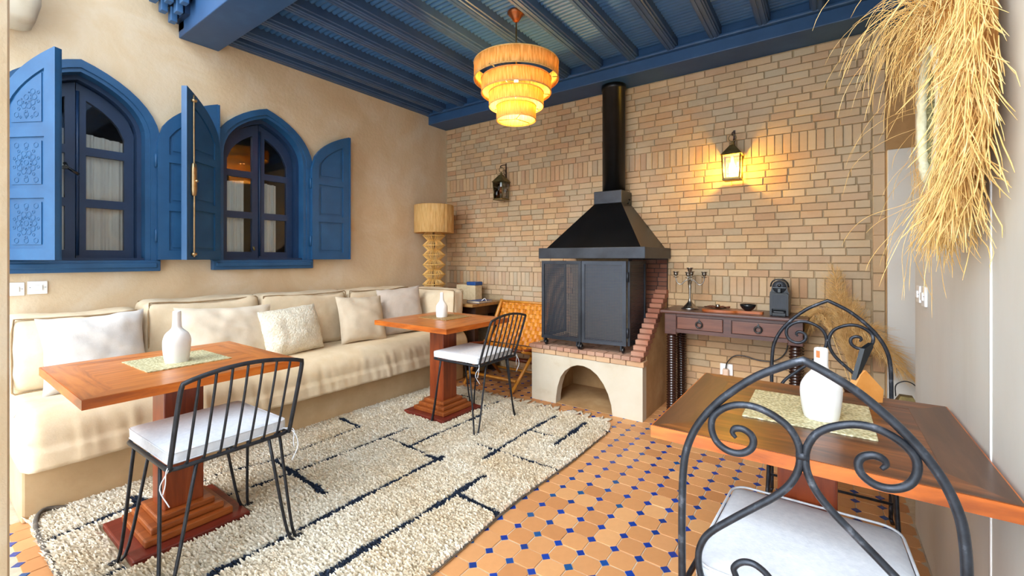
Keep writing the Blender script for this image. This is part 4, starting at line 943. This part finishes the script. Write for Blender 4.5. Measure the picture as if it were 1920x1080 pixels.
m = MB(); m.box(-3.31, -3.19, 3.75, 3.87, .785, .955, .006); m.build('body', PAPER, bt); m = MB(); m.box(-3.316, -3.184, 3.744, 3.876, .955, .995, .008); m.build('lid', BOOKBLUE, bt)
bx = MB().box(-3.52, -3.34, 3.80, 3.93, .785, .955, .004).build('card_box', PAPER, loc=(-3.43, 3.86, .785), label='pale card box between the straw lamp and the blue-lidded tin', cat='box')
m = MB(); m.tube(cat([(-2.985, 3.60, .79), (-2.98, 3.62, .815), (-2.96, 3.64, .83), (-2.955, 3.66, .80), (-2.97, 3.68, .789)], 5), .004, 6); m.build('cable_loop', PLASTIC_W, loc=(-2.98, 3.62, .785), label='thin pale cable loop on the corner table edge', cat='cable')

# ------------------------------------------------------------------ woven leather lounge chair
ac = thing('lounge_chair', (-2.66, 3.62, 0), 'low lounge chair with woven orange leather back, between sofa and fireplace', 'chair')
ax0, ax1 = -2.920, -2.275
for x in (ax0, ax1):
    MB().tube([(x-.03 if x < -2.6 else x-.10, 3.30, .0), (x, 3.60, .40)], .020, 4).build('leg', HONEY, ac)
    MB().tube([(x, 3.86, .0), (x, 3.48, .36), (x, 3.34, .40)], .018, 4).build('leg', HONEY, ac)
    MB().tube([(x, 3.62, .36), (x, 3.875, .775), (x+.0, 3.89, .805)], .021, 6).build('back_post', HONEY, ac)
    MB().tube([(x, 3.34, .40), (x, 3.66, .37)], .016, 4).build('side_rail', REDW, ac)
MB().tube([(ax0, 3.885, .79), (ax1, 3.885, .79)], .015, 6).build('top_rail', HONEY, ac)
MB().tube([(ax0-.02, 3.335, .115), (ax1-.07, 3.335, .115)], .015, 4).build('stretcher', HONEY, ac)
MB().tube([(ax0, 3.80, .08), (ax1, 3.80, .08)], .014, 4).build('stretcher', HONEY, ac)
MB().tube([(ax0, 3.76, .20), (ax1, 3.76, .20)], .024, 4).build('rear_rail', REDW, ac)
MB().tube([(ax0, 3.36, .395), (ax1, 3.36, .395)], .016, 4).build('front_rail', REDW, ac)
def weave(P0, U, V, nu, nv, wu, wv):                      # interlaced straps over a slung panel
    U, V = Vector(U), Vector(V); N_ = U.cross(V).normalized(); P0 = Vector(P0)
    for a, (A, B, n, k, s) in enumerate(((U, V, nv, nu, 1), (V, U, nu, nv, -1))):
        for j in range(n):
            c = (j+.5)/n; hw = .42/n; vs = []; fs = []; M = k*2
            for i in range(M+1):
                tt = i/M; ph = math.sin(PI*(tt*k-.0)+PI*(j % 2)+ (PI/2 if 0 else 0))*s
                bow = -.035*math.sin(PI*(tt if a == 1 else c))
                for e in (-hw, hw): vs.append(P0+A*tt+B*(c+e)+N_*(.0065*ph+bow))
            for i in range(M): fs.append((2*i, 2*i+1, 2*i+3, 2*i+2))
            q = len(vs); vs2 = [v-N_*.003 for v in vs]
            MB().add(vs+vs2, fs+[tuple(x+q for x in f[::-1]) for f in fs]+[(2*i, 2*i+2, 2*i+2+q, 2*i+q) for i in range(M)]+[(2*i+1, 2*i+1+q, 2*i+3+q, 2*i+3) for i in range(M)]).build('strap', LEATH, ac)
weave((ax0+.01, 3.655, .385), (ax1-ax0-.02, 0, 0), (0, .235, .415), 15, 11, .04, .04)
weave((ax0+.01, 3.35, .41), (ax1-ax0-.02, 0, 0), (0, .30, -.035), 15, 7, .04, .04)

# ------------------------------------------------------------------ wall lanterns
def wall_lantern(cx, cz, lit, label):
    cy = YB-.105
    t = thing('wall_lantern', (cx, YB-.01, cz), label, 'lantern', 'brass wall lanterns on the brick wall')
    w0, w1, h = .058, .066, .185
    c4 = lambda w, z: [(cx-w, cy-w, z), (cx+w, cy-w, z), (cx+w, cy+w, z), (cx-w, cy+w, z)]
    z0 = cz-.11; z1 = z0+h
    m = MB(); m.box(cx-w0-.008, cx+w0+.008, cy-w0-.008, cy+w0+.008, z0-.014, z0-.002, .003); m.box(cx-w0, cx+w0, cy-w0, cy+w0, z0-.002, z0+.004); m.build('base', BRASS, t)
    for a, b in zip(c4(w0, z0), c4(w1, z1)): MB().tube([a, b], .0055, 4).build('corner_bar', BRASS, t)
    A, B = c4(w0, z0+.004), c4(w1, z1)
    for i in range(4): MB().add([A[i], A[(i+1) % 4], B[(i+1) % 4], B[i]], [(0, 1, 2, 3)]).build('pane', GLASS, t)
    m = MB(); T0, T1 = c4(w1+.012, z1), c4(.018, z1+.082); m.strip(T0, T1, True); m.add(T1, [(0, 1, 2, 3)]); m.strip(T0, c4(w1, z1+.004), True); m.lathe([(.016, z1+.082), (.014, z1+.10), (.018, z1+.104), (.001, z1+.112)], (cx, cy, 0), 12); m.build('roof', BRASS, t)
    m = MB(); m.tube([(cx+.028*math.cos(2*PI*i/18), cy, z1+.142+.028*math.sin(2*PI*i/18)) for i in range(18)], .0035, 6, True); m.build('ring', BRASS, t)
    m = MB(); m.box(cx-.008, cx+.008, YB-.016, YB-.004, z1+.06, z1+.225); m.build('wall_bar', DARKB, t); m = MB(); m.tube(cat([(cx, YB-.012, z1+.21), (cx, YB-.06, z1+.20), (cx, cy, z1+.185), (cx, cy-.015, z1+.172), (cx, cy, z1+.162)], 4), .005, 6); m.build('hook', DARKB, t); m = MB(); m.tube(cat([(cx, YB-.012, z1+.09), (cx, YB-.05, z1+.10), (cx, YB-.055, z1+.14), (cx, YB-.03, z1+.15), (cx, YB-.03, z1+.125)], 4), .004, 6); m.build('scroll', DARKB, t); m = MB(); m.tube([(cx, YB-.012, z0+.10), (cx, cy+w1, z0+.10)], .004, 5); m.build('strut', BRASS, t)
    m = MB(); m.lathe([(.013, 0), (.013, .05), (.001, .05)], (cx, cy, z1-.05), 12); m.build('socket', PLASTIC_W, t)
    m = MB(); m.lathe([(.001, -.075), (.014, -.07), (.022, -.05), (.022, -.035), (.012, -.008), (.010, 0)], (cx, cy, z1-.05), 16); m.build('bulb', BULB if lit else COPPER, t)
    if lit:
        l = bpy.data.lights.new('lantern_bulb', 'POINT'); l.energy = 26; l.color = (1, .56, .05); l.shadow_soft_size = .02
        o = bpy.data.objects.new('lantern_bulb', l); COL.objects.link(o); o.location = (cx, cy-.0, z1-.115); o['kind'] = 'helper'
        for b in t.children:
            if b.name.startswith(('bulb', 'pane')): b.visible_shadow = True
wall_lantern(-2.935, 2.03, False, 'unlit brass lantern on the bricks above the straw lamp and sofa end')
wall_lantern(-.610, 2.01, True, 'glowing brass lantern on the bricks above the console')

# ------------------------------------------------------------------ tiered raffia chandelier
cx, cy = -1.83, 2.61
cl = thing('chandelier', (cx, cy, 3.055), 'four-tier round raffia chandelier glowing warm under the blue ceiling', 'chandelier')
m = MB(); m.lathe([(.001, 3.052), (.062, 3.05), (.066, 3.042), (.05, 3.028), (.034, 3.005), (.022, 2.985), (.008, 2.975), (.001, 2.975)], (cx, cy, 0), 28); m.build('canopy', COPPER, cl)
m = MB(); m.tube([(cx, cy, 2.98), (cx, cy, 2.60)], .005, 6); m.build('cord', BRASS, cl)
for k, (r, z0, z1) in enumerate([(.306, 2.556, 2.672), (.253, 2.458, 2.556), (.197, 2.362, 2.458), (.143, 2.262, 2.362)]):
    n = 170; J = [1+rr.uniform(-.007, .007) for _ in range(n)]; vs = []
    for q, zz in ((r-.004, z0), (r, z0+.005), (r, z1-.005), (r-.004, z1), (r-.008, z1-.005), (r-.008, z0+.005)): vs += [(q*J[j]*math.cos(2*PI*j/n), q*J[j]*math.sin(2*PI*j/n), zz-3.055) for j in range(n)]
    m = MB(); m.add(vs, [(i*n+j, i*n+(j+1) % n, ((i+1) % 6)*n+(j+1) % n, ((i+1) % 6)*n+j) for i in range(6) for j in range(n)], True); o = m.build('raffia_tier', SHADE); o.parent = cl
    for zz in (z0, z1): m = MB(); m.tube([(cx+r*math.cos(2*PI*i/48), cy+r*math.sin(2*PI*i/48), zz) for i in range(48)], .0045, 5, True); m.build('rim', STRAW, cl)
    for i in range(3):
        a = 2*PI*i/3+.5+k*.3; rn = (.253, .197, .143, .0)[k]
        MB().tube([(cx+r*math.cos(a), cy+r*math.sin(a), z0+.012), (cx+rn*math.cos(a), cy+rn*math.sin(a), z0+.012)], .003, 5).build('spoke', BRASS, cl)
m = MB(); m.lathe([(.001, 2.44), (.02, 2.446), (.032, 2.468), (.03, 2.49), (.016, 2.52), (.014, 2.56), (.001, 2.56)], (cx, cy, 0), 18); m.build('bulb', BULB, cl)
l = bpy.data.lights.new('chandelier_bulb', 'POINT'); l.energy = 13; l.color = (1, .70, .26); l.shadow_soft_size = .035
o = bpy.data.objects.new('chandelier_bulb', l); COL.objects.link(o); o.location = (cx, cy, 2.415); o['kind'] = 'helper'

# ------------------------------------------------------------------ wrought-iron scroll chairs
SCR = [(-.120, .470), (-.175, .475), (-.199, .510), (-.206, .552), (-.199, .589), (-.178, .624), (-.130, .672), (-.086, .713), (-.050, .747), (-.024, .779), (-.008, .815), (-.0045, .847), (-.010, .875), (-.026, .902), (-.054, .921), (-.087, .932), (-.119, .931), (-.150, .917), (-.173, .893), (-.177, .864), (-.166, .837), (-.143, .822), (-.117, .822), (-.097, .836), (-.091, .855), (-.097, .870), (-.113, .878), (-.128, .875), (-.133, .865), (-.126, .855)]
LOW = [(-.120, .470), (-.075, .480), (-.050, .510), (-.056, .560), (-.085, .583), (-.112, .580), (-.130, .560), (-.125, .540)]
OUT = [(-.242, .03), (-.243, .30), (-.243, .493), (-.2435, .60), (-.2425, .69), (-.2405, .745), (-.233, .80), (-.212, .857), (-.178, .910), (-.136, .956), (-.086, .999), (-.036, 1.029), (0, 1.047)]
def scroll_chair(label):
    t = thing('scroll_chair', (0, 0, 0), label, 'chair', 'wrought-iron scroll chairs')
    L = lambda z: -.0+0*z
    m = MB(); half = cat([(x, 0, z) for x, z in OUT], 5); m.tube([(p.x, 0, p.z) for p in half]+[(-p.x, 0, p.z) for p in half[::-1][1:]], .0088, 10); m.build('back_hoop', IRON, t)
    for s in (-1, 1):
        rad = [.0078]*26+[.0074, .007, .0062, .005]; pts = cat([(s*-x, -.001, z) for x, z in SCR], 4); m = MB()
        m.tube(pts, [.0078 if i < len(pts)-10 else .0078-.0004*(i-len(pts)+10) for i in range(len(pts))], 9); m.build('scroll', IRON, t)
        m = MB(); m.tube(cat([(s*-x, -.001, z) for x, z in LOW], 5), .007, 9); m.build('scroll', IRON, t)
    m = MB(); m.tube([(-.012, -.001, .847), (.012, -.001, .847)], .010, 8); m.build('clasp', IRON, t)
    m = MB(); y1 = .46; m.tube([(-.243, 0, .468), (.243, 0, .468), (.215, y1, .468), (-.215, y1, .468)], .009, 8, True); m.build('seat_frame', IRON, t)
    for s in (-1, 1): MB().tube(cat([(s*.213, y1-.005, .468), (s*.218, y1+.005, .25), (s*.235, y1+.03, .0)], 5), .0085, 8).build('front_leg', IRON, t)
    for s in (-1, 1): MB().tube([(s*.243, .0, .03), (s*.25, -.02, .0)], .0086, 8).build('rear_leg', IRON, t)
    m = MB(); m.tube([(-.235, y1*.5, .20), (.235, y1*.5, .20)], .006, 6); m.tube([(-.243, .0, .2), (-.22, y1+.005, .2)], .006, 6); m.tube([(.243, .0, .2), (.22, y1+.005, .2)], .006, 6); m.build('stretcher', IRON, t)
    def pf(q): return (q.x*(1-.09*(q.y+.23)/.46), q.y+.262, .498+q.z)
    c = MB(); c.cushion(.226, .235, .020, .018, 16, (.0, .0, .012), .0025, 8, f=pf); c = c.build('seat_pad', WHITEC, t)
    m = MB()
    for zz in (.0195, -.016):
        rr_ = .05; P_ = [(sx*(.226-rr_)+rr_*math.cos(a), sy*(.235-rr_)+rr_*math.sin(a)) for sx, sy, a0 in ((1, 1, 0), (-1, 1, PI/2), (-1, -1, PI), (1, -1, 3*PI/2)) for a in [a0+PI/2*i/5 for i in range(6)]]
        m.tube([pf(Vector((a, b, zz))) for a, b in P_], .0036, 6, True)
    m.build('piping', WHITEC, c); return t
g1 = scroll_chair('wrought-iron scroll-back chair with white pad, nearest the camera')
g2 = copy_tree(g1); g2['label'] = 'wrought-iron scroll-back chair on the far side of the dark table'
g1.location = (-.039, 1.10, 0); g2.location = (.008, 2.72, 0); g2.rotation_euler = (0, 0, PI)

# ------------------------------------------------------------------ straw mirror on the right wall
wm = thing('straw_mirror', (XR, 1.90, 1.71), 'oval wall ornament with stitched rim and long wild raffia fringe on the right wall', 'wall ornament')
ey, ez = .155, .205; X0 = XR-.03
el = lambda a, k=1, d=0: (X0-d, 1.90+ey*k*math.cos(a), 1.71+ez*k*math.sin(a))
m = MB(); m.tube([el(2*PI*i/48, 1, .045) for i in range(48)], [.014+.002*math.sin(i*2.6) for i in range(48)], 8, True); m.build('stitched_rim', CREAMFIB, wm)
m = MB(); A = [el(2*PI*i/48, .98, .04) for i in range(48)]; B = [el(2*PI*i/48, .86, .0) for i in range(48)]; m.strip(A, B, True, True); m.build('woven_well', OLIVE, wm)
m = MB(); m.add([el(2*PI*i/48, .88, -.004) for i in range(48)], [tuple(range(48))]); m.build('mirror', mk('mirror_glass', [(.3, (180, 186, 170)), (.7, (190, 196, 180))], 3, .06, metal=.95), wm)
m = MB(); A = [el(2*PI*i/48, 1.0, .04) for i in range(48)]; B = [el(2*PI*i/48, 1.55, .02) for i in range(48)]; m.strip(A, B, True, True); B2 = [el(2*PI*i/48, 1.55, -.029) for i in range(48)]; m.strip(B, B2, True, True); m.build('woven_collar', STRAW_L, wm)
rw = random.Random(12); fr = MB()
def strand(p, v, L, n=9, r=.0012, g=1.0, curl=.3):
    p = Vector(p); v = Vector(v).normalized(); pts = [p.copy()]; st = L/n; c = Vector((rw.uniform(-1, 1), rw.uniform(-1, 1), rw.uniform(-1, 1)))*curl
    for i in range(n):
        v = (v+Vector((0, 0, -.16*g))*(i+1)/n*2+c*.35+Vector((rw.uniform(-.08, .08), rw.uniform(-.08, .08), rw.uniform(-.08, .08)))).normalized()
        c = c*.85+Vector((rw.uniform(-1, 1), rw.uniform(-1, 1), rw.uniform(-1, 1)))*.09
        p = p+v*st
        if p.x > XR-.006: p.x = XR-.006-rw.uniform(0, .012); v.x = -abs(v.x)*.3
        pts.append(p.copy())
    fr.tube(pts, [r]*(n)+[r*.4], 4, cap=False)
def span(z):                                              # how far the mass reaches at height z, clear of the opening
    lo = 1.43 if z > 1.60 else 1.43+(1.60-z)*.95
    if abs(z-1.71) < .235: hi = 1.885-.175*math.sqrt(1-((z-1.71)/.24)**2)
    else: hi = 1.86 if z < 1.6 else 2.02
    return lo, hi
for i in range(1500):                                     # messy mass on the near side of the opening
    z = rw.uniform(1.43, 2.12); lo, hi = span(z); yy = lo+(hi-lo)*rw.random()
    up = z > 1.95
    L = rw.uniform(.08, .22) if not up else rw.uniform(.10, .26)
    strand((XR-.03-rw.uniform(0, .055), yy, z), (-.25*rw.random(), -.25+rw.uniform(-.65, .35) if not up else rw.uniform(-.9, .5), -.8 if not up else rw.uniform(-.4, 1)), min(L, max(.07, z-1.27)), 7, rw.uniform(.0007, .0016), .45 if not up else .8, .34)
for i in range(330):                                      # the tail below the opening
    p = (X0-rw.uniform(0, .06), 1.80+rw.uniform(-.16, .09), rw.uniform(1.40, 1.52))
    strand(p, (-.15*rw.random(), .18+rw.uniform(-.5, .4), -1), rw.uniform(.08, .21), 8, rw.uniform(.0006, .0014), .3, .3)
for i in range(260):                                      # sparse fuzz on the far side
    a = rw.uniform(-PI*.5, PI*.30); p = el(a, rw.uniform(1.05, 1.25), rw.uniform(0, .04))
    strand(p, (-rw.uniform(.0, .4), math.cos(a)+.3, math.sin(a)*.7-.1), rw.uniform(.04, .13), 6, rw.uniform(.0005, .0009), .9, .4)
for i in range(170):                                      # plume arching over towards the brick wall
    p = (X0-rw.uniform(0, .06), 1.94+rw.uniform(-.10, .12), 2.00+rw.uniform(-.03, .08))
    strand(p, (-rw.uniform(.10, .30), rw.uniform(.35, 1.0), rw.uniform(.35, .85)), rw.uniform(.20, .50), 12, rw.uniform(.0007, .0012), 1.7, .36)
for i in range(45):                                       # stray curls
    a = rw.uniform(-PI*.8, PI*.4); p = el(a, 1.25, .05)
    strand(p, (-rw.uniform(.0, .5), math.cos(a)+.2, math.sin(a)*.7), rw.uniform(.2, .42), 13, .0008, 1.0, .7)
m = MB(); zs = [1.42+.7*i/24 for i in range(25)]; m.strip([(XR-.022, span(z)[0]+.04, z) for z in zs], [(XR-.026, span(z)[1]-.005, z) for z in zs]); m.build('woven_backing', STRAW, wm)
fr.build('raffia_fringe', mk('pale_raffia_fringe', [(.25, (214, 164, 86)), (.5, (236, 196, 122)), (.8, (246, 218, 160))], 14, .65), wm, kind='stuff')

# ------------------------------------------------------------------ dried grass, floor lantern, switches
vp = thing('pampas_vase', (.15, 3.80, 0), 'tall vase of dried tan pampas plumes in the corner behind the dark table', 'vase')
m = MB(); m.lathe(D([(.001, .0), (.06, .0), (.085, .05), (.095, .13), (.085, .22), (.055, .30), (.045, .34), (.052, .36), (.040, .355), (.03, .30), (.001, .28)]), (.15, 3.80, 0), 24); m.build('jar', DARKB, vp)
rp = random.Random(5)
for k, (tx, ty, tz, L, dr) in enumerate([(.05, 3.86, 1.16, .42, .02), (.085, 3.82, 1.00, .42, .04), (-.03, 3.80, .88, .30, .16), (.15, 3.82, .93, .40, .05), (.11, 3.84, .84, .42, .03), (.27, 3.80, .68, .34, .22), (.20, 3.78, .78, .36, .10), (.16, 3.80, .70, .40, .02)]):
    base = Vector((.15, 3.80, .34)); tip = Vector((tx, ty, tz)); side = 1 if tx > .15 else -1
    ax = cat([base, base.lerp(tip, .5)+Vector((0, 0, .04)), tip, tip+Vector((side*dr*.6, -.01, -dr*.7))] if dr > .09 else [base, base.lerp(tip, .5), tip], 8)
    stm = MB().tube(ax, .0028, 5).build('stem', PAMPAS, vp)
    m = MB(); n = len(ax)
    for i in range(640):
        u = 1-rp.random()**.9*.62; j = min(n-2, int(u*(n-1))); p = ax[j].lerp(ax[j+1], u*(n-1)-j); d = (ax[j+1]-ax[j]).normalized()
        a = rp.uniform(0, 2*PI); o_ = Vector((math.cos(a), math.sin(a)*.7, rp.uniform(-.2, .2))); w = .10*math.sin(PI*min(1, (1-u)/.62*.9+.12))
        q = p+d*.05*rp.random()+o_*w*.55; e = p+d*rp.uniform(.05, .11)+o_*w*rp.uniform(.6, 1.2)-Vector((0, 0, .02))
        m.tube([p, q, e], [.0013, .0011, .0004], 3, cap=False)
    m.build('plume', PAMPAS, stm, kind='stuff')
fl_ = thing('floor_lantern', (.405, 3.62, 0), 'small brass lantern with wire handle on the floor in the right recess', 'lantern')
lx_, ly_ = .405, 3.62; c4 = lambda w, z: [(lx_-w, ly_-w, z), (lx_+w, ly_-w, z), (lx_+w, ly_+w, z), (lx_-w, ly_+w, z)]
m = MB(); m.box(lx_-.075, lx_+.075, ly_-.075, ly_+.075, 0, .02, .004); m.build('base', BRASS, fl_)
for a, b in zip(c4(.068, .02), c4(.068, .30)): MB().tube([a, b], .006, 4).build('corner_bar', BRASS, fl_)
A, B = c4(.066, .02), c4(.066, .30)
for i in range(4): MB().add([A[i], A[(i+1) % 4], B[(i+1) % 4], B[i]], [(0, 1, 2, 3)]).build('pane', GLASS, fl_)
m = MB(); m.strip(c4(.082, .30), c4(.03, .41), True); m.add(c4(.03, .41), [(0, 1, 2, 3)]); m.build('roof', BRASS, fl_)
m = MB(); m.tube(cat([(lx_-.05, ly_, .40), (lx_-.048, ly_, .47), (lx_, ly_, .50), (lx_+.048, ly_, .47), (lx_+.05, ly_, .40)], 5), .0035, 6); m.build('handle', IRON_T, fl_)
def switch(x, y, z, s, label, w=.084, h=.078):
    t = thing('light_switch', (x, y, z), label, 'switch', 'white light switches')
    MB().box(min(x, x+s*.010), max(x, x+s*.010), y-w/2, y+w/2, z-h/2, z+h/2, .003).build('plate', PLASTIC_W, t)
    MB().box(min(x+s*.008, x+s*.016), max(x+s*.008, x+s*.016), y-w*.24, y+w*.24, z-h*.20, z+h*.20, .002).build('rocker', PLASTIC_W, t)
    for q in (-1, 1): MB().lathe([(.001, 0), (.003, 0), (.003, .002), (.001, .002)], (x+s*.010, y+q*w*.38, z), 8).build('screw', GREYM, t)
switch(XL, .487, 1.083, 1, 'white light switch below the left window, farther from the pier'); switch(XL, .392, 1.078, 1, 'white light switch below the left window, next to the pier')
switch(XR, 2.66, 1.10, -1, 'white light switch on the right wall, nearer the recess', .08, .075); switch(XR, 2.53, 1.098, -1, 'white light switch on the right wall, nearer the straw ornament', .08, .085)
